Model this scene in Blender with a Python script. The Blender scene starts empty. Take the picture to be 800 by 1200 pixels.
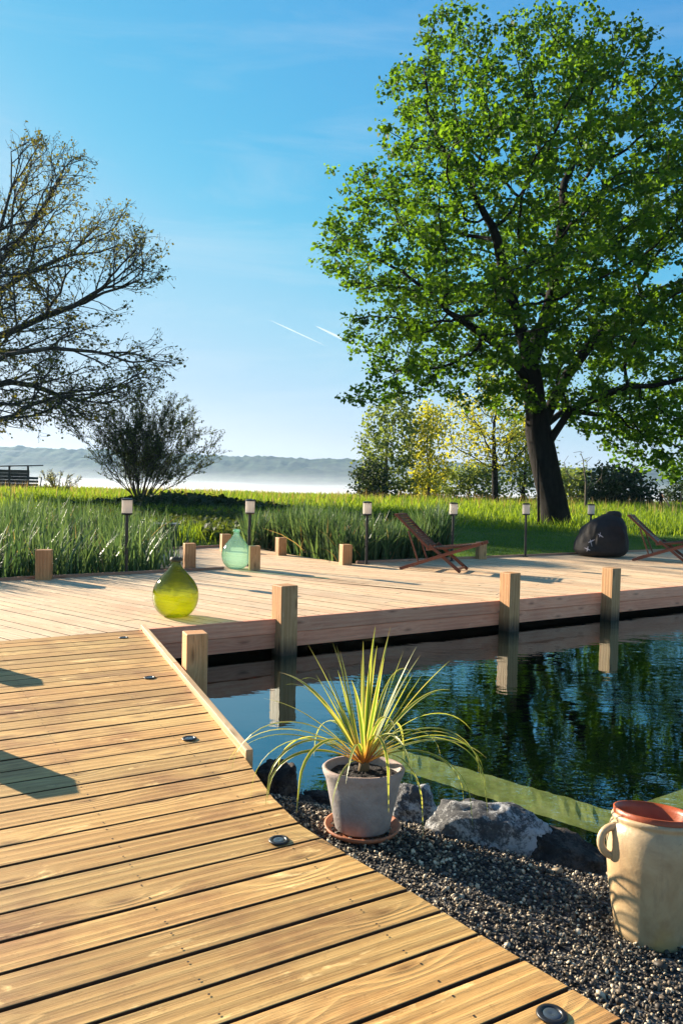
import bpy, bmesh, math, random
import numpy as np
from mathutils import Vector, Matrix, noise, kdtree

R = math.radians
rng = np.random.default_rng(7)
random.seed(7)
scene = bpy.context.scene
COL = scene.collection

# ------------------------------------------------------------------ camera
H = 1.3
F = 900.0
pit, rol = math.atan(29 / 900), R(1.4)
fwd = Vector((0, math.cos(pit), -math.sin(pit)))
r0 = Vector((1, 0, 0)); u0 = Vector((0, math.sin(pit), math.cos(pit)))
rgt = r0 * math.cos(rol) + u0 * math.sin(rol)
upv = u0 * math.cos(rol) - r0 * math.sin(rol)
CAM = Vector((0, 0, H))


def ray(px, py):
    return fwd * F + rgt * (px - 400) + upv * (600 - py)


def at(px, py, z=0.0):
    d = ray(px, py)
    return CAM + d * ((z - H) / d.z)


def atD(px, py, D):
    d = ray(px, py)
    return CAM + d * (D / d.y)


cd = bpy.data.cameras.new('camera')
cam = bpy.data.objects.new('camera', cd)
COL.objects.link(cam)
cam.matrix_world = Matrix(((rgt.x, upv.x, -fwd.x, 0), (rgt.y, upv.y, -fwd.y, 0), (rgt.z, upv.z, -fwd.z, H), (0, 0, 0, 1)))
cd.sensor_fit = 'VERTICAL'; cd.sensor_height = 24; cd.sensor_width = 16; cd.lens = 18
cd.clip_start = 0.05; cd.clip_end = 60000
scene.camera = cam

# ------------------------------------------------------------------ materials
def mat(name):
    m = bpy.data.materials.new(name); m.use_nodes = True
    nt = m.node_tree; nt.nodes.clear()
    return m, nt


class NT:
    """tiny helper round a node tree"""
    def __init__(s, nt): s.nt = nt
    def n(s, t, **kw):
        x = s.nt.nodes.new(t)
        for k, v in kw.items():
            if k.startswith('i_'):
                x.inputs[k[2:].replace('_', ' ')].default_value = v
            else:
                setattr(x, k, v)
        return x
    def l(s, a, b): s.nt.links.new(a, b)
    def math(s, op, a, b=None, c=None, clamp=False):
        x = s.nt.nodes.new('ShaderNodeMath'); x.operation = op; x.use_clamp = clamp
        for i, q in enumerate((a, b, c)):
            if q is None: continue
            if isinstance(q, (int, float)): x.inputs[i].default_value = q
            else: s.l(q, x.inputs[i])
        return x.outputs[0]
    def ramp(s, fac, stops):
        x = s.nt.nodes.new('ShaderNodeValToRGB'); e = x.color_ramp.elements
        while len(e) < len(stops): e.new(0.5)
        for i, (p, c) in enumerate(stops):
            e[i].position = p
            if isinstance(c, (int, float)): c = (c, c, c)
            e[i].color = (c[0], c[1], c[2], 1)
        s.l(fac, x.inputs[0]); return x.outputs[0]
    def mix(s, fac, a, b, mode='MIX'):
        x = s.nt.nodes.new('ShaderNodeMix'); x.data_type = 'RGBA'; x.blend_type = mode
        for sk, q in ((x.inputs[0], fac), (x.inputs[6], a), (x.inputs[7], b)):
            if isinstance(q, (int, float)): sk.default_value = q
            elif isinstance(q, tuple): sk.default_value = (q[0], q[1], q[2], 1)
            else: s.l(q, sk)
        return x.outputs[2]
    def noise(s, vec, scale, detail=4, rough=0.55, dim='3D', dist=0.0):
        x = s.nt.nodes.new('ShaderNodeTexNoise'); x.noise_dimensions = dim
        x.inputs['Scale'].default_value = scale; x.inputs['Detail'].default_value = detail
        x.inputs['Roughness'].default_value = rough; x.inputs['Distortion'].default_value = dist
        if vec is not None: s.l(vec, x.inputs['Vector'])
        return x.outputs['Fac']
    def xyz(s, x_, y_, z_=0.0):
        x = s.nt.nodes.new('ShaderNodeCombineXYZ')
        for i, q in enumerate((x_, y_, z_)):
            if isinstance(q, (int, float)): x.inputs[i].default_value = q
            else: s.l(q, x.inputs[i])
        return x.outputs[0]
    def sep(s, v):
        x = s.nt.nodes.new('ShaderNodeSeparateXYZ'); s.l(v, x.inputs[0]); return x.outputs
    def obj(s): return s.nt.nodes.new('ShaderNodeTexCoord').outputs['Object']
    def uv(s): return s.nt.nodes.new('ShaderNodeTexCoord').outputs['UV']
    def pos(s): return s.nt.nodes.new('ShaderNodeNewGeometry').outputs['Position']
    def attr(s, n_):
        x = s.nt.nodes.new('ShaderNodeAttribute'); x.attribute_name = n_; return x.outputs['Fac']
    def bump(s, h, dist=0.01, strength=1.0):
        x = s.nt.nodes.new('ShaderNodeBump'); x.inputs['Distance'].default_value = dist
        x.inputs['Strength'].default_value = strength; s.l(h, x.inputs['Height']); return x.outputs[0]
    def schlick(s, nrm, f0):
        g = s.nt.nodes.new('ShaderNodeNewGeometry'); d = s.nt.nodes.new('ShaderNodeVectorMath'); d.operation = 'DOT_PRODUCT'
        s.l(g.outputs['Incoming'], d.inputs[0]); s.l(nrm, d.inputs[1])
        c = s.math('ABSOLUTE', d.outputs['Value']); k = s.math('POWER', s.math('SUBTRACT', 1.0, c, clamp=True), 5.0)
        return s.math('MULTIPLY_ADD', k, 1 - f0, f0, clamp=True)
    def pbr(s, col, rough=0.6, nrm=None, metal=0.0, spec=0.5, **kw):
        b = s.nt.nodes.new('ShaderNodeBsdfPrincipled')
        if isinstance(col, tuple): b.inputs['Base Color'].default_value = (col[0], col[1], col[2], 1)
        else: s.l(col, b.inputs['Base Color'])
        if isinstance(rough, (int, float)): b.inputs['Roughness'].default_value = rough
        else: s.l(rough, b.inputs['Roughness'])
        b.inputs['Metallic'].default_value = metal; b.inputs['Specular IOR Level'].default_value = spec
        if nrm is not None: s.l(nrm, b.inputs['Normal'])
        return b
    def out(s, sh, disp=None):
        o = s.nt.nodes.new('ShaderNodeOutputMaterial')
        s.l(sh.outputs[0] if hasattr(sh, 'outputs') else sh, o.inputs['Surface'])


def wood(name, dark, mid, light, gloss=0.55, stain=0.5, wet=False, cross=1.0, var=0.35):
    m, nt = mat(name); t = NT(nt)
    uvo = t.sep(t.uv()); u, v = uvo[0], uvo[1]
    rn = t.attr('rnd')
    # knots
    kv = t.xyz(t.math('MULTIPLY', u, 1.9), t.math('MULTIPLY', v, 6.5))
    vor = t.n('ShaderNodeTexVoronoi', voronoi_dimensions='2D'); vor.inputs['Scale'].default_value = 1.0
    t.l(kv, vor.inputs['Vector'])
    kc = t.sep(vor.outputs['Color'])[0]
    has = t.math('GREATER_THAN', kc, 0.50)
    d = vor.outputs['Distance']
    infl = t.math('MULTIPLY', t.math('SUBTRACT', 1.0, t.math('SMOOTH_MIN', t.math('MULTIPLY', d, 2.6), 1.0, 0.3)), has)
    infl = t.math('MAXIMUM', infl, 0.0)
    nz = t.noise(t.xyz(t.math('MULTIPLY', u, 0.55), t.math('MULTIPLY', v, 5.0 * cross)), 1.0, 3, 0.5)
    ph = t.math('ADD', t.math('MULTIPLY', nz, 5.0), t.math('MULTIPLY', infl, 4.0))
    ph = t.math('ADD', ph, t.math('MULTIPLY', v, 46.0))
    ring = t.math('PINGPONG', ph, 1.0)
    ring = t.math('POWER', ring, 1.6)
    fine = t.noise(t.xyz(t.math('MULTIPLY', u, 4.0), t.math('MULTIPLY', v, 150.0)), 1.0, 5, 0.72)
    med = t.noise(t.xyz(t.math('MULTIPLY', u, 1.3), t.math('MULTIPLY', v, 22.0)), 1.0, 4, 0.6)
    f = t.math('ADD', t.math('MULTIPLY', ring, 0.15), t.math('MULTIPLY', fine, 0.76))
    f = t.math('ADD', f, t.math('MULTIPLY', med, 0.25))
    col = t.ramp(f, [(0.28, dark), (0.52, mid), (0.80, light)])
    core = t.math('MULTIPLY', t.math('SUBTRACT', 1.0, t.math('MULTIPLY', d, 7.0), clamp=True), has)
    col = t.mix(t.math('MULTIPLY', core, 0.75), col, tuple(c * 0.42 for c in dark))
    halo = t.math('MULTIPLY', t.math('SUBTRACT', 1.0, t.math('ABSOLUTE', t.math('SUBTRACT', t.math('MULTIPLY', d, 4.2), 1.0)), clamp=True), has)
    col = t.mix(t.math('MULTIPLY', halo, 0.35), col, light)
    # tone of each board
    g = t.math('ADD', t.math('MULTIPLY', rn, var), 1 - var * 0.55)
    col = t.mix(1.0, col, t.xyz(g, g, g), 'MULTIPLY')
    rc = t.math('FRACT', t.math('MULTIPLY', rn, 7.31))
    col = t.mix(t.math('MULTIPLY', rc, 0.28), col, (0.42, 0.25, 0.17), 'OVERLAY')
    P = t.pos()
    st = t.noise(P, 1.7, 5, 0.6)
    stm = t.ramp(st, [(0.5, 0.0), (0.66, 1.0)])
    col = t.mix(t.math('MULTIPLY', stm, stain * 0.8), col, (0.56, 0.44, 0.46), 'MULTIPLY')
    st2 = t.noise(t.xyz(t.math('MULTIPLY', u, 3.2), t.math('MULTIPLY', v, 11.0)), 1.0, 5, 0.7, dist=0.6)
    stm2 = t.ramp(st2, [(0.60, 0.0), (0.70, 1.0)])
    col = t.mix(t.math('MULTIPLY', stm2, stain * 0.8), col, tuple(min(1, c * 1.35 + 0.05) for c in light))
    sp = t.noise(t.xyz(t.math('MULTIPLY', u, 2.6), t.math('MULTIPLY', v, 190.0)), 1.0, 2, 0.5, dist=.2)
    spm = t.math('MULTIPLY', t.ramp(sp, [(0.66, 0.0), (0.71, 1.0)]), t.ramp(t.noise(t.xyz(u, t.math('MULTIPLY', v, 6.0)), 1.3, 2), [(.48, 0.0), (.6, 1.0)]))
    col = t.mix(t.math('MULTIPLY', spm, 0.7), col, tuple(c * .35 for c in dark))
    dirt = t.ramp(t.noise(P, 26, 5, 0.75), [(0.58, 0.0), (0.74, 1.0)])
    col = t.mix(t.math('MULTIPLY', dirt, stain * 0.45), col, tuple(c * .5 for c in dark))
    rough = t.math('ADD', t.math('MULTIPLY', med, 0.2), gloss - 0.1)
    if wet:
        z = t.sep(P)[2]
        w = t.math('ADD', z, t.math('MULTIPLY', t.noise(t.xyz(t.math('MULTIPLY', u, 2.0), t.math('MULTIPLY', v, 25.0)), 1.0, 3), 0.16))
        wm = t.ramp(t.math('MULTIPLY_ADD', w, 6.0, 1.45, clamp=True), [(0.0, 1.0), (1.0, 0.0)])
        col = t.mix(t.math('MULTIPLY', wm, 0.88), col, (0.025, 0.018, 0.012))
    h = t.math('ADD', t.math('MULTIPLY', ring, 0.5), t.math('MULTIPLY', fine, 0.8))
    nb = t.bump(h, 0.003, 0.9)
    t.out(t.pbr(col, rough, nb, spec=0.35))
    return m


def simple(name, col, rough=0.6, metal=0.0, nscale=0, namp=0.25, bump=0.0, bscale=60, spec=0.5):
    m, nt = mat(name); t = NT(nt)
    P = t.obj(); c = col; nb = None
    if nscale:
        nz = t.noise(P, nscale, 5, 0.6)
        c = t.ramp(nz, [(0.3, tuple(x * (1 - namp) for x in col)), (0.7, tuple(min(1, x * (1 + namp)) for x in col))])
    if bump: nb = t.bump(t.noise(P, bscale, 4, 0.6), bump)
    t.out(t.pbr(c, rough, nb, metal, spec)); return m


def leafmat(name, c0, c1, trans=0.5, rough=0.5, tcol=None, spec=0.3):
    m, nt = mat(name); t = NT(nt)
    rn = t.attr('rnd')
    col = t.ramp(rn, [(0.0, c0), (1.0, c1)])
    if tcol is None: tcol = 1.6
    b = t.pbr(col, rough + .12, spec=spec * .6)
    tr = t.n('ShaderNodeBsdfTranslucent')
    k = t.mix(1.0, col, (tcol * 1.15, tcol, tcol * 0.45), 'MULTIPLY')
    t.l(k, tr.inputs['Color'])
    mx = t.n('ShaderNodeMixShader'); mx.inputs[0].default_value = trans
    t.l(b.outputs[0], mx.inputs[1]); t.l(tr.outputs[0], mx.inputs[2])
    t.out(mx); return m


M = {}
M['walk'] = wood('walkway wood', (0.24, 0.115, 0.034), (0.50, 0.295, 0.095), (0.70, 0.47, 0.175), 0.5, 1.0)
M['plat'] = wood('platform wood', (0.50, 0.32, 0.16), (0.70, 0.50, 0.30), (0.82, 0.65, 0.43), 0.6, 0.3, var=0.18)
M['fasc'] = wood('fascia wood', (0.50, 0.155, 0.075), (0.80, 0.315, 0.175), (0.90, 0.45, 0.27), 0.6, 0.3, wet=False)
M['bord'] = wood('border wood', (0.28, 0.13, 0.07), (0.40, 0.22, 0.14), (0.5, 0.31, 0.2), 0.6, 0.4)
M['edge'] = wood('edge board wood', (0.45, 0.28, 0.13), (0.62, 0.42, 0.22), (0.72, 0.53, 0.31), 0.55, 0.3)
M['post'] = wood('post wood', (0.28, 0.12, 0.042), (0.55, 0.285, 0.115), (0.70, 0.42, 0.2), 0.6, 0.5, wet=True)
M['lounge'] = wood('lounger wood', (0.07, 0.02, 0.010), (0.14, 0.045, 0.024), (0.21, 0.08, 0.045), 0.4, 0.2)
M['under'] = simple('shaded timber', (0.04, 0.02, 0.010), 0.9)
M['black'] = simple('black metal', (0.012, 0.012, 0.013), 0.4, 0.0)
M['screw'] = simple('screw heads', (0.06, 0.045, 0.035), 0.5, 0.6)


def m_lampglass():
    m, nt = mat('frosted lamp glass'); t = NT(nt)
    b = t.pbr((0.85, 0.8, 0.74), 0.25)
    tr = t.n('ShaderNodeBsdfTranslucent'); tr.inputs[0].default_value = (0.95, 0.88, 0.8, 1)
    tp = t.n('ShaderNodeBsdfTransparent')
    a = t.n('ShaderNodeMixShader'); a.inputs[0].default_value = 0.6
    t.l(b.outputs[0], a.inputs[1]); t.l(tr.outputs[0], a.inputs[2])
    c = t.n('ShaderNodeMixShader'); c.inputs[0].default_value = 0.18
    t.l(a.outputs[0], c.inputs[1]); t.l(tp.outputs[0], c.inputs[2])
    t.out(c); return m
M['lampglass'] = m_lampglass()


def m_glass(name, colr, dens=1.0, frost=0.02, shoulder=.0):
    m, nt = mat(name); t = NT(nt)
    P = t.obj()
    lw = t.n('ShaderNodeLayerWeight'); lw.inputs[0].default_value = 0.5
    wob = t.noise(P, 14, 4, 0.6)
    nb = t.bump(wob, 0.004, 0.6)
    # thicker path at the rim of the silhouette = deeper colour
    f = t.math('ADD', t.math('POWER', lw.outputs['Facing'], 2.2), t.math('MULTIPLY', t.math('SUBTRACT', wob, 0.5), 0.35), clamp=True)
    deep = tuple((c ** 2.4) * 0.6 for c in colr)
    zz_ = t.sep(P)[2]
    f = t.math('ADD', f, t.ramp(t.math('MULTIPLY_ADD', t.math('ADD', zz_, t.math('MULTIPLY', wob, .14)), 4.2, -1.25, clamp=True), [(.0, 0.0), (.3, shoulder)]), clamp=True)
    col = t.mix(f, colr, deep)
    tp = t.n('ShaderNodeBsdfTransparent'); t.l(col, tp.inputs[0])
    df = t.n('ShaderNodeBsdfTranslucent'); t.l(col, df.inputs[0])
    d2 = t.n('ShaderNodeBsdfDiffuse'); t.l(t.mix(1.0, col, (.5, .5, .5), 'MULTIPLY'), d2.inputs[0])
    dd = t.n('ShaderNodeMixShader'); dd.inputs[0].default_value = 0.35
    t.l(df.outputs[0], dd.inputs[1]); t.l(d2.outputs[0], dd.inputs[2])
    a = t.n('ShaderNodeMixShader'); a.inputs[0].default_value = frost
    t.l(tp.outputs[0], a.inputs[1]); t.l(dd.outputs[0], a.inputs[2])
    gl = t.n('ShaderNodeBsdfGlossy'); gl.inputs['Roughness'].default_value = 0.03; t.l(nb, gl.inputs['Normal'])
    b = t.n('ShaderNodeMixShader'); t.l(t.schlick(nb, .045), b.inputs[0])
    t.l(a.outputs[0], b.inputs[1]); t.l(gl.outputs[0], b.inputs[2])
    t.out(b); return m
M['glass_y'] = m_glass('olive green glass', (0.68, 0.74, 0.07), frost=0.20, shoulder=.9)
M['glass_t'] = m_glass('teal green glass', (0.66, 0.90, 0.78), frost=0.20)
M['cork'] = simple('dark stopper', (0.05, 0.045, 0.02), 0.6)


def m_water():
    m, nt = mat('pond water'); t = NT(nt)
    P = t.obj()
    s = t.sep(P)
    v = t.xyz(s[0], t.math('MULTIPLY', s[1], 2.0), 0.0)
    n1 = t.noise(v, 1.6, 3, 0.5)
    n2 = t.noise(v, 6.5, 2, 0.5)
    msk = t.ramp(t.noise(P, 0.35, 2), [(0.40, 0.25), (0.62, 1.0)])
    # calmer in the sheltered corner beside the walkway
    calm = t.math('MULTIPLY_ADD', s[0], 0.6, 0.75, clamp=True)
    h = t.math('ADD', t.math('MULTIPLY', n1, 1.0), t.math('MULTIPLY', n2, 0.28))
    h = t.math('MULTIPLY', t.math('MULTIPLY', h, msk), t.math('ADD', t.math('MULTIPLY', calm, 0.9), 0.1))
    nb = t.bump(h, 0.0075, 1.0)
    gl = t.n('ShaderNodeBsdfGlossy'); gl.inputs['Roughness'].default_value = 0.0; gl.inputs[0].default_value = (.74, .93, 1, 1)
    t.l(nb, gl.inputs['Normal'])
    tp = t.n('ShaderNodeBsdfTransparent'); tp.inputs[0].default_value = (0.80, 0.83, 0.66, 1)
    mx = t.n('ShaderNodeMixShader'); t.l(t.schlick(nb, .25), mx.inputs[0])
    t.l(tp.outputs[0], mx.inputs[1]); t.l(gl.outputs[0], mx.inputs[2])
    t.out(mx); return m
M['water'] = m_water()


def m_ground():
    m, nt = mat('meadow ground'); t = NT(nt)
    P = t.pos(); s = t.sep(P)
    n1 = t.noise(P, 0.35, 5, 0.65); n2 = t.noise(P, 7, 5, 0.7)
    g = t.ramp(t.math('ADD', t.math('MULTIPLY', n1, 0.6), t.math('MULTIPLY', n2, 0.4)),
               [(0.30, (0.030, 0.060, 0.012)), (0.5, (0.075, 0.14, 0.022)), (0.7, (0.14, 0.20, 0.04))])
    # gravel and mud low down near the pond
    vor = t.n('ShaderNodeTexVoronoi'); vor.inputs['Scale'].default_value = 85; t.l(P, vor.inputs['Vector'])
    gv = t.ramp(t.sep(vor.outputs['Color'])[0], [(0.0, (0.02, 0.019, 0.018)), (0.6, (0.06, 0.055, 0.05)), (1.0, (0.25, 0.22, 0.18))])
    mud = t.ramp(n2, [(0.3, (0.002, 0.003, 0.002)), (0.7, (0.006, 0.007, 0.004))])
    isg = t.math('LESS_THAN', s[1], 6.0)
    under = t.ramp(t.math('MULTIPLY_ADD', s[2], 8.0, 4.0, clamp=True), [(0.0, 1.0), (1.0, 0.0)])  # below about -0.4
    c = t.mix(isg, g, gv)
    c = t.mix(under, c, mud)
    nb = t.bump(t.math('ADD', vor.outputs['Distance'], n2), 0.01, 0.6)
    t.out(t.pbr(c, 0.9, nb, spec=0.2)); return m
M['ground'] = m_ground()


def m_hill():
    m, nt = mat('wooded hillside'); t = NT(nt)
    P = t.pos()
    n = t.noise(P, 0.02, 6, 0.7)
    c = t.ramp(n, [(0.42, (0.008, 0.022, 0.014)), (0.58, (0.05, 0.08, 0.035))])
    t.out(t.pbr(c, 0.95, spec=0.1)); return m
M['hill'] = m_hill()


def m_vol(name, dens, col, an):
    m, nt = mat(name); t = NT(nt)
    v = t.n('ShaderNodeVolumePrincipled'); v.inputs['Density'].default_value = dens
    v.inputs['Color'].default_value = (*col, 1); v.inputs['Anisotropy'].default_value = an
    o = t.n('ShaderNodeOutputMaterial'); t.l(v.outputs[0], o.inputs['Volume']); return m
M['haze'] = m_vol('haze air', 0.00013, (0.50, 0.74, 1.0), 0.3)
MIST = [m_vol('mist air', d_, (0.90, 0.94, 1.0), 0.25) for d_ in (.0026, .0007, .00035, .0002, .00012)]


def m_bark(name, a, b, sc=6):
    m, nt = mat(name); t = NT(nt)
    P = t.obj(); s = t.sep(P)
    v = t.xyz(s[0], s[1], t.math('MULTIPLY', s[2], 0.3))
    n = t.noise(v, sc, 6, 0.7); c = t.ramp(n, [(0.3, a), (0.7, b)])
    t.out(t.pbr(c, 0.9, t.bump(n, 0.06, 0.8), spec=0.15)); return m
M['bark'] = m_bark('dark ridged bark', (0.007, 0.006, 0.005), (0.026, 0.021, 0.018))
M['bark2'] = m_bark('grey bark', (0.05, 0.042, 0.035), (0.15, 0.125, 0.1))
M['barkoak'] = m_bark('oak bark', (0.03, 0.026, 0.024), (0.085, 0.075, 0.065))
M['lf_big'] = leafmat('fresh broad leaves', (0.014, 0.050, 0.006), (0.100, 0.200, 0.014), 0.5, 0.45, 2.2)
M['lf_oak'] = leafmat('budding leaves', (0.06, 0.065, 0.02), (0.16, 0.16, 0.04), 0.4)
M['lf_bush'] = leafmat('small dark leaves', (0.03, 0.05, 0.02), (0.09, 0.12, 0.03), 0.4)
M['lf_mid'] = leafmat('mid green leaves', (0.08, 0.13, 0.04), (0.19, 0.25, 0.08), 0.48)
M['lf_yel'] = leafmat('yellow green leaves', (0.20, 0.24, 0.03), (0.40, 0.40, 0.06), 0.5)
M['lf_dark'] = leafmat('dark evergreen leaves', (0.012, 0.028, 0.012), (0.04, 0.07, 0.025), 0.2)
M['reed'] = leafmat('reed blades', (0.032, 0.078, 0.040), (0.11, 0.18, 0.088), 0.40, 0.32, 1.5)
M['grass'] = leafmat('meadow grass', (0.07, 0.135, 0.012), (0.20, 0.29, 0.03), 0.5, 0.6, 1.7)
M['lawn'] = leafmat('lawn grass', (0.05, 0.12, 0.02), (0.11, 0.20, 0.035), 0.4, 0.6)
M['seed'] = leafmat('dry seed heads', (0.28, 0.20, 0.10), (0.45, 0.33, 0.2), 0.4, 0.7, 1.2)

# ------------------------------------------------------------------ mesh builder
class MB:
    def __init__(s): s.v = []; s.f = []; s.uv = []; s.mi = []; s.r = []
    def face(s, pts, uv=None, mi=0, r=0.5):
        b = len(s.v); s.v += [tuple(p) for p in pts]
        s.f.append(tuple(range(b, b + len(pts)))); s.uv.append(uv); s.mi.append(mi); s.r.append(r)
    def faces(s, verts, faces, uvs=None, mi=0, r=0.5):
        b = len(s.v); s.v += [tuple(p) for p in verts]
        for i, f in enumerate(faces):
            s.f.append(tuple(b + k for k in f)); s.uv.append(uvs[i] if uvs else None); s.mi.append(mi); s.r.append(r)
    def beam(s, a, b, w, h, up=(0, 0, 1), mi=0, r=None, taper=1.0):
        """box from a to b, w across, h along up; UV u runs along it"""
        a = Vector(a); b = Vector(b); d = b - a; L = d.length; d = d / L
        up = Vector(up); x = d.cross(up)
        if x.length < 1e-4: x = d.cross(Vector((1, 0, 0)))
        x.normalize(); z = x.cross(d)
        r = random.random() if r is None else r
        ou, ov = random.uniform(0, 50), random.uniform(0, 50)
        P = []
        for t_, q, k in ((0, a, 1.0), (1, b, taper)):
            for sx, sz in ((-1, -1), (1, -1), (1, 1), (-1, 1)):
                P.append(q + x * (sx * w / 2 * k) + z * (sz * h / 2 * k))
        F_ = [(0, 1, 2, 3), (7, 6, 5, 4), (0, 4, 5, 1), (1, 5, 6, 2), (2, 6, 7, 3), (3, 7, 4, 0)]
        U = []
        for fi, f in enumerate(F_):
            if fi < 2: U.append([(ou, ov), (ou + .05, ov), (ou + .05, ov + h), (ou, ov + h)])
            else:
                ww = w if fi in (2, 4) else h
                o = ov + fi * 0.37
                U.append([(ou, o), (ou + L, o), (ou + L, o + ww), (ou, o + ww)])
        s.faces(P, F_, U, mi, r)
    def tube(s, pts, rad, n=8, cap=True, mi=0, r=0.5):
        pts = [Vector(p) for p in pts]; k = len(pts)
        if isinstance(rad, (int, float)): rad = [rad] * k
        ref = None; V = []; Fc = []
        for i in range(k):
            d = (pts[min(i + 1, k - 1)] - pts[max(i - 1, 0)])
            if d.length < 1e-9: d = Vector((0, 0, 1))
            d.normalize()
            if ref is None: ref = Vector((1, 0, 0)) if abs(d.x) < .8 else Vector((0, 1, 0))
            x = (ref - d * ref.dot(d)); x.normalize(); y = d.cross(x); ref = x
            for j in range(n):
                a = 2 * math.pi * j / n
                V.append(pts[i] + (x * math.cos(a) + y * math.sin(a)) * rad[i])
        for i in range(k - 1):
            for j in range(n):
                j2 = (j + 1) % n
                Fc.append((i * n + j, i * n + j2, (i + 1) * n + j2, (i + 1) * n + j))
        if cap:
            Fc.append(tuple(range(n - 1, -1, -1))); Fc.append(tuple((k - 1) * n + j for j in range(n)))
        s.faces(V, Fc, None, mi, r)
    def lathe(s, prof, n=32, c=(0, 0, 0), mi=0, wob=0.0, closed=False):
        V = []; Fc = []
        for i, (rr, z) in enumerate(prof):
            for j in range(n):
                a = 2 * math.pi * j / n
                V.append((c[0] + rr * math.cos(a), c[1] + rr * math.sin(a), c[2] + z))
        k = len(prof)
        for i in range(k - 1 + (1 if closed else 0)):
            i2 = (i + 1) % k
            for j in range(n):
                j2 = (j + 1) % n
                Fc.append((i * n + j, i * n + j2, i2 * n + j2, i2 * n + j))
        if not closed:
            if prof[0][0] > 1e-5: Fc.append(tuple(range(n - 1, -1, -1)))
            if prof[-1][0] > 1e-5: Fc.append(tuple((k - 1) * n + j for j in range(n)))
        s.faces(V, Fc, None, mi)
    def build(s, name, mats, parent=None, smooth=False, bevel=0, loc=None):
        me = bpy.data.meshes.new(name)
        me.from_pydata(s.v, [], s.f)
        if any(u is not None for u in s.uv):
            ul = me.uv_layers.new(name='UVMap'); arr = []
            for f, u in zip(s.f, s.uv):
                for k in range(len(f)): arr += list(u[k]) if u else (0.0, 0.0)
            ul.data.foreach_set('uv', arr)
        at_ = me.attributes.new('rnd', 'FLOAT', 'FACE'); at_.data.foreach_set('value', s.r)
        for mm in (mats if isinstance(mats, list) else [mats]): me.materials.append(mm)
        me.polygons.foreach_set('material_index', s.mi)
        if smooth: me.polygons.foreach_set('use_smooth', [True] * len(s.f))
        me.update()
        o = bpy.data.objects.new(name, me); COL.objects.link(o)
        if parent: o.parent = parent
        if loc is not None: o.location = loc
        if bevel:
            b = o.modifiers.new('bevel', 'BEVEL'); b.width = bevel; b.segments = 2; b.limit_method = 'ANGLE'; b.angle_limit = R(40)
        return o


def tag(o, label, cat=None, group=None):
    o['label'] = label
    if cat: o['category'] = cat
    if group: o['group'] = group
    return o


def thing(name, loc, rz, label, cat, group=None):
    o = bpy.data.objects.new(name, None); o.empty_display_size = 0.1
    COL.objects.link(o); o.location = loc; o.rotation_euler = (0, 0, rz)
    return tag(o, label, cat, group)


def copy_tree(o, parent=None):
    c = o.copy(); COL.objects.link(c)
    if parent: c.parent = parent
    for ch in [x for x in bpy.data.objects if x.parent == o]: copy_tree(ch, c)
    return c


def np_mesh(name, V, Fq, rnd, mats, parent=None, mi=None, kind=None, smooth=False):
    """V (n,3), Fq (m,k) with k=3 or 4, one value per face"""
    me = bpy.data.meshes.new(name)
    m, k = Fq.shape
    me.vertices.add(len(V)); me.vertices.foreach_set('co', V.astype(np.float32).ravel())
    me.loops.add(m * k); me.loops.foreach_set('vertex_index', Fq.astype(np.int32).ravel())
    me.polygons.add(m)
    me.polygons.foreach_set('loop_start', np.arange(0, m * k, k, dtype=np.int32))
    me.update(calc_edges=True)
    a = me.attributes.new('rnd', 'FLOAT', 'FACE'); a.data.foreach_set('value', rnd.astype(np.float32))
    for mm in (mats if isinstance(mats, list) else [mats]): me.materials.append(mm)
    if mi is not None: me.polygons.foreach_set('material_index', mi.astype(np.int32))
    if smooth: me.polygons.foreach_set('use_smooth', np.ones(m, dtype=bool))
    me.validate()
    o = bpy.data.objects.new(name, me); COL.objects.link(o)
    if parent: o.parent = parent
    if kind: o['kind'] = kind
    return o


def scatter(tv, tf, pos, X, Y, Z, sc):
    """copies of a template; X,Y,Z (n,3) axes, sc (n,) or (n,3)"""
    n = len(pos); tv = np.asarray(tv, float); tf = np.asarray(tf)
    sc = np.asarray(sc, float)
    if sc.ndim == 1: sc = np.stack([sc] * 3, 1)
    V = (pos[:, None, :] + tv[None, :, 0:1] * (X * sc[:, 0:1])[:, None, :] + tv[None, :, 1:2] * (Y * sc[:, 1:2])[:, None, :]
         + tv[None, :, 2:3] * (Z * sc[:, 2:3])[:, None, :])
    Fq = tf[None] + (np.arange(n) * len(tv))[:, None, None]
    return V.reshape(-1, 3), Fq.reshape(-1, tf.shape[1])


def frames(n, up_bias=0.6, g=rng):
    """random orthonormal frames, Z biased upward"""
    Z = g.normal(size=(n, 3)); Z /= np.linalg.norm(Z, axis=1)[:, None]
    Z[:, 2] = np.abs(Z[:, 2]) + up_bias; Z /= np.linalg.norm(Z, axis=1)[:, None]
    X = g.normal(size=(n, 3)); X -= (X * Z).sum(1)[:, None] * Z; X /= np.linalg.norm(X, axis=1)[:, None]
    return X, np.cross(Z, X), Z

# ------------------------------------------------------------------ terrain
SH_X = [-30, -3, -.7, -0.3, .1, .6, 1.1, 1.5, 3, 10, 30]
SH_Y = [5.2, 4.7, 4.35, 4.15, 3.95, 3.72, 3.42, 3.2, 2.6, 1.0, -3]
MB_X = [-60, -8, -3, 0.2, 1.2, 2.0, 2.5, 4, 7, 12, 60]
MB_Y = [24, 18.6, 18.0, 17.0, 15.6, 13.7, 13.35, 13.9, 15.2, 17.4, 38]


def sm(t): t = np.clip(t, 0, 1); return t * t * (3 - 2 * t)


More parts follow.
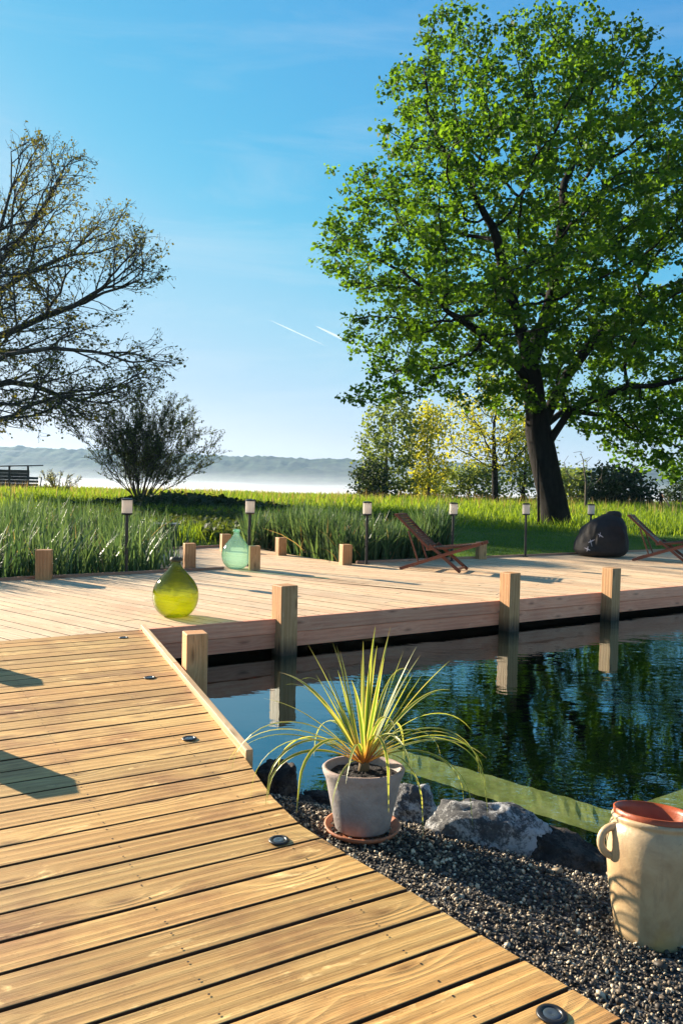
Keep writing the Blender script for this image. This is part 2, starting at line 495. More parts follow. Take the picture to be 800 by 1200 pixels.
def ground_z(x, y):
    x = np.asarray(x, float); y = np.asarray(y, float)
    ys = np.interp(x, SH_X, SH_Y); yb = np.interp(x, MB_X, MB_Y)
    t = ys - y
    bank = np.where(t > 0, -.34 + .22 * sm(t / .85), -.34 + np.maximum(t * .75, -1.2))
    t2 = y - yb
    mead = np.where(t2 > 0, -.34 + .26 * sm(t2 / .6) , -.34 + np.maximum(t2 * .8, -1.2))
    mead = mead + .50 * sm((y - yb) / 26.0) + .12 * sm((y - 30) / 25) + .03 * np.sin(x * .5) * sm(t2 / 5)
    z = np.maximum(bank, mead)
    z = z - 14 * sm((y - 66) / 90)
    return z


def gz(x, y): return float(ground_z(x, y))

xs = np.concatenate([-np.geomspace(2600, 20, 40)[:-1], np.arange(-20, 20.01, .25), np.geomspace(20, 2600, 40)[1:]])
ys = np.concatenate([-np.geomspace(400, 6, 14)[:-1], np.arange(-6, 24, .2), np.geomspace(24, 2600, 60)])
XX, YY = np.meshgrid(xs, ys)
ZZ = ground_z(XX, YY)
nx, ny = len(xs), len(ys)
idx = np.arange(nx * ny).reshape(ny, nx)
Fg = np.stack([idx[:-1, :-1], idx[:-1, 1:], idx[1:, 1:], idx[1:, :-1]], -1).reshape(-1, 4)
np_mesh('ground', np.stack([XX, YY, ZZ], -1).reshape(-1, 3), Fg, np.full(len(Fg), .5), M['ground'], kind='structure', smooth=True)

# hills far off
hx = np.arange(-2500, 2500, 7.0); hy = np.concatenate([np.linspace(1500, 1900, 14), np.linspace(1925, 2100, 14), [2200, 2350, 2550]])
HX, HY = np.meshgrid(hx, hy)
Hz = np.zeros_like(HX)
for j in range(HX.shape[0]):
    for i in range(HX.shape[1]):
        x, y = HX[j, i], HY[j, i]
        top = 76 + 12 * noise.noise(Vector((x * .0019, 3.1, 0))) + 7 * noise.noise(Vector((x * .006, 9, 0))) - 8 * sm((x + 150) / 500)
        prof = float(sm((y - 1500) / 520)) if y < 2020 else 1 - .5 * float(sm((y - 2050) / 500))
        tr = 7 * noise.noise(Vector((x * .04, y * .04, 0))) + 7 * noise.noise(Vector((x * .09, y * .08, 5)))
        Hz[j, i] = -16 + (top + 16) * prof + tr * prof
n1, n2_ = HX.shape
idx = np.arange(n1 * n2_).reshape(n1, n2_)
Fh = np.stack([idx[:-1, :-1], idx[:-1, 1:], idx[1:, 1:], idx[1:, :-1]], -1).reshape(-1, 4)
np_mesh('hills', np.stack([HX, HY, Hz], -1).reshape(-1, 3), Fh, np.full(len(Fh), .5), M['hill'], kind='structure')

# water
mb = MB()
mb.face([(-40, -4, -.34), (40, -4, -.34), (40, 26, -.34), (-40, 26, -.34)])
w = mb.build('pond_water', M['water']); w['kind'] = 'structure'

# submerged wall of the pond with algae
m, nt = mat('algae covered wall'); t = NT(nt)
nz = t.noise(t.pos(), 5, 5, .65); nz2 = t.noise(t.pos(), 22, 3)
c = t.ramp(t.math('ADD', t.math('MULTIPLY', nz, .7), t.math('MULTIPLY', nz2, .3)), [(.32, (0.20, 0.24, 0.08)), (.52, (0.37, 0.41, 0.18)), (.7, (0.50, 0.53, 0.30))])
t.out(t.pbr(c, .9)); M['algae'] = m
zl = -.66
A = at(455, 872, zl); B = at(722, 948, zl); Cc = at(860, 900, zl); A2 = at(455, 893, zl); B2 = at(722, 980, zl); C2 = at(860, 934, zl)
dv = (A - B); A = A + dv * .5; A2 = A2 + dv * .5
dv = (Cc - B); Cc = Cc + dv * 4; C2 = C2 + dv * 4
mb = MB(); NS = 70
for (p0, p1, q0, q1, sd__) in ((A, B, A2, B2, 0), (B, Cc, B2, C2, 40)):
    rows = []
    for k in range(NS + 1):
        f_ = k / NS; a_ = p0.lerp(p1, f_); b_ = q0.lerp(q1, f_); ed = (a_ - b_).normalized()
        e1_ = noise.noise(Vector((k * .35, sd__, 0))) * .035 + noise.noise(Vector((k * 1.3, sd__, 3))) * .012
        e2_ = noise.noise(Vector((k * .35, sd__, 7))) * .015 + noise.noise(Vector((k * 1.3, sd__, 9))) * .012
        if k in (0, NS): e1_ = e2_ = 0
        a_ = a_ + ed * e1_; b_ = b_ + ed * e2_; m_ = a_.lerp(b_, .5)
        zw = .012 * noise.noise(Vector((k * .6, 5, sd__)))
        rows.append([Vector((a_.x, a_.y, -1.56)), a_ + Vector((0, 0, -.02)), a_.lerp(b_, .12), m_ + Vector((0, 0, zw)), a_.lerp(b_, .88), b_ + Vector((0, 0, -.02)), Vector((b_.x, b_.y, -1.56))])
    for k in range(NS):
        for j in range(6): mb.face([rows[k][j], rows[k + 1][j], rows[k + 1][j + 1], rows[k][j + 1]], None, 1 if j in (0, 5) else 0)
M['silt'] = simple('dark silty wall', (.012, .018, .008), .95, nscale=8, namp=.5)
o = mb.build('submerged_wall', [M['algae'], M['silt']])
tag(o, 'green algae covered wall under the clear pond water', 'pond wall')

# ------------------------------------------------------------------ decks
def clip(poly, n, c, keep_less=True):
    out = []
    for i in range(len(poly)):
        a, b = poly[i], poly[(i + 1) % len(poly)]
        da = a[0] * n[0] + a[1] * n[1] - c; db = b[0] * n[0] + b[1] * n[1] - c
        if not keep_less: da, db = -da, -db
        if da <= 0: out.append(a)
        if (da < 0 < db) or (db < 0 < da):
            t_ = da / (da - db); out.append((a[0] + (b[0] - a[0]) * t_, a[1] + (b[1] - a[1]) * t_))
    return out


def prism(mb, poly, z0, z1, d, r, off):
    ar = sum(poly[i][0] * poly[(i + 1) % len(poly)][1] - poly[(i + 1) % len(poly)][0] * poly[i][1] for i in range(len(poly)))
    if ar < 0: poly = poly[::-1]
    nrm = (-d[1], d[0])
    uvf = lambda p: (p[0] * d[0] + p[1] * d[1] + off[0], p[0] * nrm[0] + p[1] * nrm[1] + off[1])
    n = len(poly); V = [(p[0], p[1], z1) for p in poly] + [(p[0], p[1], z0) for p in poly]
    Fc = [tuple(range(n)), tuple(range(2 * n - 1, n - 1, -1))]
    U = [[uvf(p) for p in poly], [uvf(p) for p in poly[::-1]]]
    for i in range(n):
        j = (i + 1) % n
        Fc.append((i, n + i, n + j, j)); a = uvf(poly[i]); b = uvf(poly[j])
        U.append([a, (a[0], a[1] + .03), (b[0], b[1] + .03), b])
    mb.faces(V, Fc, U, 0, r)
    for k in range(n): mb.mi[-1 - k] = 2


def dedupe(p):
    o = []
    for q in p:
        if not o or (q[0] - o[-1][0]) ** 2 + (q[1] - o[-1][1]) ** 2 > 1e-6: o.append(q)
    if len(o) > 1 and (o[0][0] - o[-1][0]) ** 2 + (o[0][1] - o[-1][1]) ** 2 < 1e-6: o.pop()
    return o


def boards(mb, region, ang, pitch, gap, z1, th, joist=None, joints=0, phase=0.0, seed=1):
    rr = random.Random(seed)
    d = (math.cos(ang), math.sin(ang)); nrm = (-d[1], d[0])
    vs = [p[0] * nrm[0] + p[1] * nrm[1] for p in region]
    k = math.floor((min(vs) - phase) / pitch)
    while k * pitch + phase < max(vs):
        lo = k * pitch + gap / 2 + phase + rr.uniform(-.0012, .0012); hi = (k + 1) * pitch - gap / 2 + phase
        p = clip(clip(region, nrm, hi), nrm, lo, False); p = dedupe(p)
        if len(p) >= 3:
            us = [q[0] * d[0] + q[1] * d[1] for q in p]
            cuts = [min(us) - 1]
            if joints:
                c_ = min(us) + rr.uniform(.8, joints)
                while c_ < max(us): cuts.append(c_); c_ += joints * rr.uniform(.8, 1.1)
            cuts.append(max(us) + 1)
            for a, b in zip(cuts[:-1], cuts[1:]):
                q = dedupe(clip(clip(p, d, b - .0015), d, a + .0015, False))
                if len(q) < 3: continue
                dz = rr.uniform(-.0015, .0015)
                prism(mb, q, z1 - th, z1 + dz, d, rr.random(), (rr.uniform(0, 90), rr.uniform(0, 90)))
                if joist:
                    uu = [x[0] * d[0] + x[1] * d[1] for x in q]
                    for ju in joist:
                        if min(uu) + .03 < ju < max(uu) - .03:
                            for vv in (lo + .027, hi - .027):
                                cx = d[0] * (ju + rr.uniform(-.006, .006)) + nrm[0] * vv; cy = d[1] * ju + nrm[1] * vv
                                V = [(cx + .0038 * math.cos(e * math.pi / 4), cy + .0038 * math.sin(e * math.pi / 4), z1 + .0022) for e in range(8)]
                                # only where the board really is
                                w_ = [x[0] * nrm[0] + x[1] * nrm[1] for x in q]
                                if min(w_) + .02 < vv < max(w_) - .02:
                                    ins = True
                                    for e in range(len(q)):
                                        x0, y0 = q[e]; x1, y1 = q[(e + 1) % len(q)]
                                        ar = sum(q[i][0] * q[(i + 1) % len(q)][1] - q[(i + 1) % len(q)][0] * q[i][1] for i in range(len(q)))
                                        cr = ((x1 - x0) * (cy - y0) - (y1 - y0) * (cx - x0)) * (1 if ar > 0 else -1)
                                        if cr < .02 * math.hypot(x1 - x0, y1 - y0): ins = False
                                    if ins: mb.face(V, None, 1)
        k += 1


xy = lambda v: (v.x, v.y)
# outline of the curved right edge of the walkway
E = [xy(at(*p)) for p in ((166, 738), (288, 889), (320, 935), (352, 966), (402, 998), (480, 1043), (566, 1097), (664, 1155), (742, 1202), (900, 1290))]
far0 = Vector((E[0][0], E[0][1]))
_q = at(800, 686.5); u26 = (Vector((_q.x, _q.y)) - far0).normalized(); print('front angle', math.degrees(math.atan2(u26.y, u26.x)))
fl = lambda s_: (far0.x + u26.x * s_, far0.y + u26.y * s_)      # front line of the pond deck
walk_region = [fl(-2.05)] + [fl(0)] + E[1:] + [(1.9, .2), (1.9, -1.4), (-1.5, -1.4), (-1.2, 1.2), (-1.75, 2.6), (-2.3, 3.9)]
walk = thing('walkway', (0, 0, 0), 0, 'golden timber walkway of wide boards leading from the camera to the pond deck', 'walkway')
mb = MB()
a_w = R(30.3)
boards(mb, walk_region, a_w, .151, .0125, 0.0, .028, joist=[-2.6, -2.05, -1.5, -.95, -.4, .15, .7, 1.25, 1.8, 2.35, 2.9, 3.4], phase=.03, seed=5)
M['side'] = simple('gap shade board sides', (.075, .032, .012), .9, nscale=30, namp=.4)  # shade of the gaps, with grime, painted into the board sides
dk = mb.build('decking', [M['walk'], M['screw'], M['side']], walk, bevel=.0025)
mb = MB()
for k in range(7):
    pass
# joists under the boards
cen = [(-.95 + .0, -1.2), (-.95, 1.5), (-1.5, 3.5), (-2.9, 5.9)]
for off in (0, .45, .9):
    mb.beam((-.9 + off, -1.2, -.08), (-1.0 + off * .9, 1.8, -.08), .05, .09)
    mb.beam((-1.0 + off * .9, 1.8, -.08), (-3.2 + off * 1.2, 6.0, -.08), .05, .09)
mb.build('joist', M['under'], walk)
# raised edge board, in two lengths
mb = MB()
e0 = Vector((*E[0], 0)); e1 = Vector((*E[1], 0)); dr = (e1 - e0).normalized(); sd = Vector((-dr.y, dr.x, 0))
if sd.x < 0: sd = -sd
hz_ = .022
mid = e0 + dr * (e1 - e0).length * .44
for a, b in ((e0 - dr * .04, mid), (mid + dr * .004, e1)):
    mb.beam(a + sd * .018 + Vector((0, 0, -.07)), b + sd * .018 + Vector((0, 0, -.07)), .036, .22)
mb.build('edge_board', M['edge'], walk, bevel=.003)
mb = MB()
for a, b in zip(E[1:-1], E[2:]):
    mb.beam((a[0] - .03, a[1] - .02, -.075), (b[0] - .03, b[1] - .02, -.075), .03, .085)
mb.build('rim_joist', M['bord'], walk)

# pond deck
deck = thing('pond_deck', (0, 0, 0), 0, 'large pale timber deck over the far side of the pond', 'deck')
fr = lambda px, py: at(px, py)
bL = at(-60, 684.5); b1 = at(0, 681); b2 = at(200, 671)
db = (Vector((b2.x, b2.y)) - Vector((b1.x, b1.y))).normalized()
back0 = Vector((b1.x, b1.y))
bl = lambda s_: (back0.x + db.x * s_, back0.y + db.y * s_)
s0a = xy(at(301, 667.5)); s0b = xy(at(578, 703.5))      # seam 1
s1a = xy(at(425, 661.5)); s1b = xy(at(725, 692))        # seam 2
pR = fl(13.0)
backR0 = Vector(xy(at(450, 658.7))); backR1 = Vector(xy(at(650, 650.5)))
dbR = (backR1 - backR0).normalized(); br = lambda s_: (backR0.x + dbR.x * s_, backR0.y + dbR.y * s_)
# points on the front line nearest to the seams
def online(p):
    v = Vector(p) - far0; return v.dot(u26)
sA, sB = online(s0b), online(s1b)
sl = Vector(bl(0)) - back0
jet = xy(at(186, 664.5))
postC = xy(at(222, 667.5))
secL = [fl(-5.2), fl(sA), s0a, xy(at(262, 667.0)), bl(-3.0)]
secM = [fl(sA + .0), fl(sB), s1a, xy(at(405, 660)), xy(at(329, 648.2)), xy(at(300, 642.2)), xy(at(262, 641.2)), xy(at(183, 645.2)), xy(at(186, 665.8)), xy(at(262, 666.6)), s0a]
secR = [fl(sB), fl(13.0), br(12.0), br(-.3), s1a]
for nm, sec, ang, jn, sd_ in (('decking', secL, -37, 4.2, 11), ('decking', secM, -27, 3.8, 12), ('decking', secR, -46, 4.0, 13)):
    mb = MB(); boards(mb, sec, R(ang), .145, .009, 0.0, .028, joints=jn, seed=sd_)
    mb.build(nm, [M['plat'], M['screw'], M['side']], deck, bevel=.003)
nf = Vector((u26.y, -u26.x))
def along(s_, off, z): p = Vector(fl(s_)) + nf * off; return (p.x, p.y, z)
post_s = [online(xy(at(326, 723))), online(xy(at(588, 704))), online(xy(at(706, 694)))]
cuts = [-.02, post_s[0], post_s[1], post_s[2], 9.2, 13.0]
for i in range(len(cuts) - 1):
    a, b = cuts[i], cuts[i + 1]
    mb = MB()
    mb.beam(along(a, .020, -.064), along(b - .003, .020, -.064), .036, .142)
    mb.beam(along(a, .012, -.210), along(b - .003, .012, -.210), .030, .142)
    mb.build('fascia_board', M['fasc'], deck, bevel=.003)
mb = MB()
mb.beam(along(-5, -.25, -.20), along(13, -.25, -.20), .1, .26)
mb.beam(along(-5, -2.4, -.20), along(13, -2.4, -.20), .1, .26)
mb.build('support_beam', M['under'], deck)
mb = MB()
v3 = lambda p, z: (p[0], p[1], z)
mb.beam(v3(bl(-3), -.02), v3(xy(at(262, 667.3)), -.02), .045, .12)
mb.build('border_board', M['bord'], deck, bevel=.003)
mb = MB(); mb.beam(v3(br(-.6), -.02), v3(br(12), -.02), .045, .12); mb.build('border_board', M['bord'], deck, bevel=.003)
mb = MB(); mb.beam(v3(xy(at(183, 645)), -.01), v3(xy(at(258, 641.2)), -.01), .045, .12); mb.build('border_board', M['bord'], deck, bevel=.003)
mb = MB()
mb.beam(v3(xy(at(405, 660.5)), -.09), v3(xy(at(300, 642)), -.09), .04, .12)
mb.build('border_board', M['bord'], deck, bevel=.003)

# posts (square, standing in the pond)
def post(px, py, w, top, label, rz=26, off=0.0, zb=-1.3, D=None):
    p = at(px, py)
    x, y = p.x, p.y
    if off: x += nf.x * off; y += nf.y * off
    mb = MB(); r_ = random.random()
    mb.beam((0, 0, zb), (0, 0, top), w, w, up=(0, 1, 0), r=r_)
    o = mb.build('deck_post', M['post'], bevel=.006, loc=(x, y, 0)); o.rotation_euler = (R(random.uniform(-.5, .5)), R(random.uniform(-.5, .5)), R(rz))
    tag(o, label, 'post', 'square timber deck posts')
    return o
post(326, 723, .185, .335, 'square timber post rising from the water between the yellow demijohn and the potted plant', off=.13, rz=36)
post(588, 703.5, .17, .345, 'square timber post at the pond deck edge below the left wooden lounger', off=.12, rz=34)
post(706, 694, .17, .335, 'square timber post at the pond deck edge below the beanbag', off=.12, rz=34)
post(880, 680, .17, .33, 'square timber post at the deck edge beyond the right side', off=.12, rz=34)
ep = e0.lerp(e1, .475)
pw = post(200, 780, .148, .27, 'short pale post bolted outside the walkway edge board', rz=24)
pw.location = (ep.x + sd.x * .13, ep.y + sd.y * .13, 0)
pw['label'] = 'short golden square post just outside the raised edge board of the walkway'
post(52, 679, .19, .39, 'square post at the back of the deck in front of the left reeds', rz=12)
post(222, 667.5, .165, .40, 'square post with reed shadows on it behind the yellow demijohn', rz=22)
post(264, 645.5, .18, .33, 'farthest square post left of the teal demijohn neck', rz=22)
post(298, 667.8, .16, .37, 'square post half hidden right behind the teal demijohn', rz=14)
post(329, 650.5, .165, .33, 'square post between teal demijohn and the reeds, alone on the far deck edge', rz=28)
post(404.5, 661.5, .17, .34, 'square post just left of the lamp in front of the reeds', rz=22)
post(563, 655, .16, .33, 'square post behind the foot end of the left wooden lounger', rz=18)
# unseen pair, added to throw shadows from the left edge of the walkway
for (tx, ty), bk, lb in (((78, 930), .16, 'unseen post added at the left edge of the walkway nearest the camera'), ((70, 812), .42, 'second unseen post added along the left edge of the walkway')):
    p = at(tx, ty); L = .36 / math.tan(R(19.0))
    o = post(0, 700, .17, .36, lb, rz=26)
    o.location = (p.x - .81 * (L - .1 + bk), p.y + .588 * (L - .1 + bk), 0)

# lights let into the walkway boards
def deck_light(px, py, label):
    p = at(px, py)
    th = thing('deck_light', (p.x, p.y, .003), R(30), label, 'deck light', 'round lights let into the walkway')
    mb = MB(); mb.lathe([(.024, .001), (.024, .003), (.028, .0045), (.036, .0035), (.039, 0)], 32)
    mb.build('trim_ring', M['black'], th, smooth=True)
    mb = MB(); mb.lathe([(.0, .0012), (.012, .0035), (.022, .002), (.0238, .001)][::-1], 24)
    mb.build('lens', M['dlens'], th, smooth=True)
M['dlens'] = simple('deck light lens', (0.05, 0.065, 0.08), .2)
deck_light(327, 985.5, 'round black deck light in the boards left of the potted plant')
deck_light(222, 866, 'small round deck light near the end of the raised edge board')
deck_light(175.5, 794.5, 'round deck light in the walkway beside the golden square post')
deck_light(145, 747.5, 'farthest round deck light close to the pond deck')
deck_light(646, 1190, 'largest round deck light at the bottom edge of the photo')

# ------------------------------------------------------------------ lamps
def make_lamp():
    th = thing('bollard_lamp', (0, 0, 0), 0, '', 'lamp', 'black bollard lamps along the deck')
    mb = MB(); mb.lathe([(.0, 0), (.055, 0), (.055, .008), (.03, .014), (.0, .014)], 24); mb.build('base_plate', M['black'], th)
    mb = MB(); mb.tube([(0, 0, .01), (0, 0, .84)], .023, 16); mb.build('pole', M['black'], th, smooth=False)
    mb = MB(); mb.lathe([(.0, .835), (.06, .835), (.078, .85), (.078, .862), (.0, .862)], 28); mb.build('collar', M['black'], th)
    mb = MB(); mb.lathe([(.073, .862), (.073, 1.045), (.068, 1.045), (.068, .862)], 32, closed=True); mb.build('lamp_glass', M['lampglass'], th, smooth=False)
    mb = MB(); mb.lathe([(0, .862), (.02, .862), (.02, .9), (.027, .93), (.022, .965), (0, .98)], 16); mb.build('bulb', simple('bulb glass', (.75, .6, .5), .2), th, smooth=True)
    mb = MB(); mb.lathe([(.0, 1.045), (.08, 1.045), (.08, 1.062), (.05, 1.072), (0, 1.076)], 28); mb.build('cap', M['black'], th)
    return th
lamps = [(148, 672.5, 'black bollard lamp with white lantern in front of the left reeds'),
         (291, 663.5, 'black bollard lamp rising behind the teal demijohn'),
         (429, 661.5, 'black bollard lamp left of the wooden lounger, beside a square post'),
         (529, 657.5, 'black bollard lamp standing behind the wooden lounger'),
         (615, 652.5, 'black bollard lamp on the lawn side of the deck left of the big tree trunk'),
         (690, 649.5, 'black bollard lamp behind the dark beanbag')]
lp = make_lamp()
for i, (px, py, lb) in enumerate(lamps):
    o = lp if i == 0 else copy_tree(lp)
    p = at(px, py); o.location = p; o['label'] = lb
    o.rotation_euler = (R(random.uniform(-.7, .7)), R(random.uniform(-.7, .7)), random.uniform(0, 6))

# ------------------------------------------------------------------ demijohns
def demijohn(px, py, h, rmax, mat_, label, lip_mat):
    p = at(px, py)
    th = thing('demijohn', (p.x, p.y, .001), 0, label, 'demijohn')
    pr = [(0, .014), (.25, .004), (.42, .0), (.55, .012), (.74, .07), (.90, .16), (.985, .27), (1.0, .36), (.97, .45), (.88, .54), (.73, .63), (.55, .71), (.40, .77), (.29, .82), (.225, .86), (.20, .90), (.195, .945)]
    def cr(i, t_):
        q = [pr[max(0, min(len(pr) - 1, i + k))] for k in (-1, 0, 1, 2)]
        return tuple(.5 * (2 * q[1][c] + (q[2][c] - q[0][c]) * t_ + (2 * q[0][c] - 5 * q[1][c] + 4 * q[2][c] - q[3][c]) * t_ ** 2 + (3 * q[1][c] - q[0][c] - 3 * q[2][c] + q[3][c]) * t_ ** 3) for c in (0, 1))
    sm_ = [cr(i, k / 4) for i in range(len(pr) - 1) for k in range(4)] + [pr[-1]]
    mb = MB(); mb.lathe([(max(0, r_) * rmax, z * h) for r_, z in sm_], 56)
    mb.f = mb.f[:]  # open neck
    mb.f.pop(); mb.uv.pop(); mb.mi.pop(); mb.r.pop()
    mb.build('glass_body', mat_, th, smooth=True)
    mb = MB(); mb.lathe([(.20 * rmax, .925 * h), (.265 * rmax, .93 * h), (.28 * rmax, .955 * h), (.25 * rmax, .985 * h), (.22 * rmax, h), (.16 * rmax, h), (.15 * rmax, .93 * h)], 32, closed=True)
    mb.build('neck_ring', lip_mat, th, smooth=True)
    return th
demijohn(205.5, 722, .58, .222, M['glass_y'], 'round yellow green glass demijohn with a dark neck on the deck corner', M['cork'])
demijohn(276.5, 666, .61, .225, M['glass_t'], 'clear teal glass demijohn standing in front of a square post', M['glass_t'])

# ------------------------------------------------------------------ loungers
def make_lounger():
    th = thing('wooden_lounger', (0, 0, 0), 0, '', 'deck chair', 'reddish folding wooden loungers')
    W = .56
    def pair(name, a, b, w, h, y, **k):
        for s_ in (-1, 1):
            mb = MB(); mb.beam((a[0], s_ * y, a[1]), (b[0], s_ * y, b[1]), w, h, up=(0, 0, 1)); mb.build(name, M['lounge'], th, bevel=.004)
    pair('long_leg', (0, .012), (1.32, .46), .026, .05, .27)
    pair('short_leg', (.48, .40), (1.00, .012), .026, .05, .235)
    pair('seat_rail', (.42, .33), (1.26, .43), .024, .042, .205)
    pair('back_rail', (.47, .34), (-.10, .84), .024, .042, .205)
    pair('strut', (.12, .60), (.30, .13), .018, .026, .237)
    mb = MB(); mb.beam((.95, -.235, .05), (.95, .235, .05), .03, .03); mb.build('stretcher', M['lounge'], th)
    mb = MB(); mb.beam((.30, -.27, .12), (.30, .27, .12), .03, .03); mb.build('stretcher', M['lounge'], th)
    mb = MB()
    for k in range(15):
        t_ = (k + .3) / 15; x = .45 + t_ * .80; z = .334 + t_ * .098 + .022 - .02 * math.sin(t_ * math.pi)
        mb.beam((x, -.235, z), (x, .235, z), .036, .012)
    mb.build('seat', M['lounge'], th)
    mb = MB()
    for k in range(15):
        t_ = (k + .5) / 15; x = .45 - t_ * .55; z = .36 + t_ * .49
        n_ = Vector((.66, 0, .75)); bow = -.03 * math.sin(t_ * math.pi)
        mb.beam((x + n_.x * (bow + .02), -.225, z + n_.z * (bow + .02)), (x + n_.x * (bow + .02), .225, z + n_.z * (bow + .02)), .034, .012, up=(.66, 0, .75))
    mb.beam((-.11, -.225, .845), (-.11, .225, .845), .05, .03)
    mb.build('backrest', M['lounge'], th)
    return th
lg = make_lounger()
p = at(468, 667); lg.location = (p.x + .11, p.y + .24, 0); lg.rotation_euler = (0, 0, R(-22))
lg['label'] = 'reddish slatted wooden lounger standing free on the deck between two lamps'
lg.scale = (.98, 1.10, 1.04)
l2 = copy_tree(lg)
p = at(741, 657); l2.location = (p.x + .12, p.y + .22, 0); l2.rotation_euler = (0, 0, R(-30))
l2['label'] = 'slatted wooden lounger next to the dark beanbag, cut by the right edge'

# ------------------------------------------------------------------ beanbag
p = at(709, 653.5)
bpy_m = simple('worn dark leather', (.020, .014, .011), .8, nscale=9, namp=.4, bump=.002, bscale=90)
me = bpy.data.meshes.new('beanbag'); bm = bmesh.new(); bmesh.ops.create_icosphere(bm, subdivisions=5, radius=1)
for v in bm.verts:
    c = v.co.copy(); z = c.z
    hgt = (z + 1) / 2
    rad = .47 * (1 - .62 * hgt ** 1.7) / max(.05, math.sqrt(max(0, 1 - z * z)) ** .45 + .0001) if abs(z) < .985 else .47
    rr_ = math.hypot(c.x, c.y)
    prof_ = .47 * (1 - .46 * hgt ** 2.2) * min(1, (rr_ / (.9 if hgt > .35 else .9 - 1.1 * (.35 - hgt))) ** .75) if rr_ > 0 else 0
    ux, uy = (c.x / rr_, c.y / rr_) if rr_ > 1e-6 else (0, 0)
    x = ux * prof_ + .15 * hgt ** 1.3; y = uy * prof_ * .95
    zz = .80 * hgt ** .92
    if hgt < .10: zz = .80 * .10 ** .92 * (hgt / .10) ** 2
    nn_ = noise.noise(c * 1.5) * .04 + noise.noise(c * 3.5) * .012
    fold = -.016 * max(0, math.cos(math.atan2(c.y, c.x) * 6 + .5)) ** 40 + .006 * math.sin(math.atan2(c.y, c.x) * 17 + z * 6) * max(0, 1 - abs(z))
    x += c.x * (nn_ + fold); y += c.y * (nn_ + fold); zz += (nn_ * .8 if hgt > .2 else 0)
    v.co = (x, y, max(.002, zz))
bm.to_mesh(me); bm.free()
for f in me.polygons: f.use_smooth = True
me.materials.append(bpy_m)
bb = thing('beanbag', (p.x, p.y + .35, 0), 0, 'big dark brown beanbag slumped on the deck with a few pale marks', 'beanbag')
bb.scale = (1.16, 1.1, 1.10)
o = bpy.data.objects.new('cover', me); COL.objects.link(o); o.parent = bb
mb = MB(); mb.lathe([(0, -.05), (.10, -.05), (.135, .0), (.13, .06), (.09, .10), (0, .11)], 24, c=(.22, -.02, .755)); kb = mb.build('top_knot', bpy_m, bb, smooth=True)
# pale printed scuffs lying on the cover
bvh = None
from mathutils.bvhtree import BVHTree
bvh = BVHTree.FromPolygons([v.co for v in me.vertices], [tuple(q.vertices) for q in me.polygons])
pmk = simple('pale scuff', (.5, .42, .42), .6)
for (ax, az, bx, bz, w_) in ((-.30, .27, -.20, .33, .03), (-.25, .20, -.27, .33, .018), (-.16, .44, -.08, .38, .03), (-.14, .38, -.12, .47, .02), (-.36, .17, -.28, .13, .035), (-.33, .10, -.31, .2, .025)):
    prev = None; mb = MB()
    for k in range(7):
        t_ = k / 6; x = ax + (bx - ax) * t_; z = az + (bz - az) * t_; ww = .6 * w_ * math.sin(.35 + t_ * 2.4) * .5
        dd = Vector((bx - ax, 0, bz - az)).normalized(); sdv = Vector((-dd.z, 0, dd.x)) * ww
        a_, b_ = Vector((x, -2, z)) + sdv, Vector((x, -2, z)) - sdv
        ha = bvh.ray_cast(a_, Vector((0, 1, 0)))[0]; hb = bvh.ray_cast(b_, Vector((0, 1, 0)))[0]
        if ha and hb:
            ha = ha - Vector((0, .004, 0)); hb = hb - Vector((0, .004, 0))
            if prev: mb.face([prev[0], prev[1], hb, ha])
            prev = (ha, hb)
    if mb.f: mb.build('pale_mark', pmk, bb)

# ------------------------------------------------------------------ gravel, rocks
def edge_x(y):   # right edge of the walkway at depth y
    pts = sorted([(b, a) for a, b in E]); return np.interp(y, [q[0] for q in pts], [q[1] for q in pts])
NG = 92000
gx = rng.uniform(-1.2, 3.2, NG); gy = 1.2 + 3.2 * rng.random(NG) ** 1.15
keep = (gx > edge_x(gy) - .05) & (gy < np.interp(gx, SH_X, SH_Y) + .16) & ((gx < 1.9) | (rng.random(NG) < .25))
gx, gy = gx[keep], gy[keep]
n = len(gx)
ico = np.array([(0, 0, 1), (.9, 0, .45), (.28, .85, .45), (-.72, .53, .45), (-.72, -.53, .45), (.28, -.85, .45), (.72, .53, -.45), (-.28, .85, -.45), (-.9, 0, -.45), (-.28, -.85, -.45), (.72, -.53, -.45), (0, 0, -1)])
icf = np.array([(0, 1, 2), (0, 2, 3), (0, 3, 4), (0, 4, 5), (0, 5, 1), (1, 6, 2), (2, 7, 3), (3, 8, 4), (4, 9, 5), (5, 10, 1), (2, 6, 7), (3, 7, 8), (4, 8, 9), (5, 9, 10), (1, 10, 6)])
X, Y, Z = frames(n, .3)
sz = rng.lognormal(-5.25, .34, n)
sc3 = np.stack([sz * rng.uniform(.8, 1.5, n), sz * rng.uniform(.7, 1.1, n), sz * rng.uniform(.45, .8, n)], 1)
pos = np.stack([gx, gy, ground_z(gx, gy) + rng.uniform(0, .010, n)], 1)
hump = .03 * np.array([noise.noise(Vector((a * 2.3, b * 2.3, 0))) for a, b in zip(gx, gy)])
pos[:, 2] += np.maximum(hump, 0)
V, Fq = scatter(ico, icf, pos, X, Y, Z, sc3)
m, nt = mat('dark pond gravel'); t = NT(nt)
c = t.ramp(t.attr('rnd'), [(0, (.018, .015, .012)), (.35, (.045, .034, .024)), (.58, (.11, .08, .052)), (.80, (.30, .22, .13)), (1.0, (.72, .60, .42))])
t.out(t.pbr(c, .6, spec=.4)); M['gravel'] = m
np_mesh('gravel', V, Fq, np.repeat(rng.random(n), len(icf)), M['gravel'], kind='stuff')
tag(bpy.data.objects['gravel'], 'dark and beige pebbles on the pond bank', 'gravel')


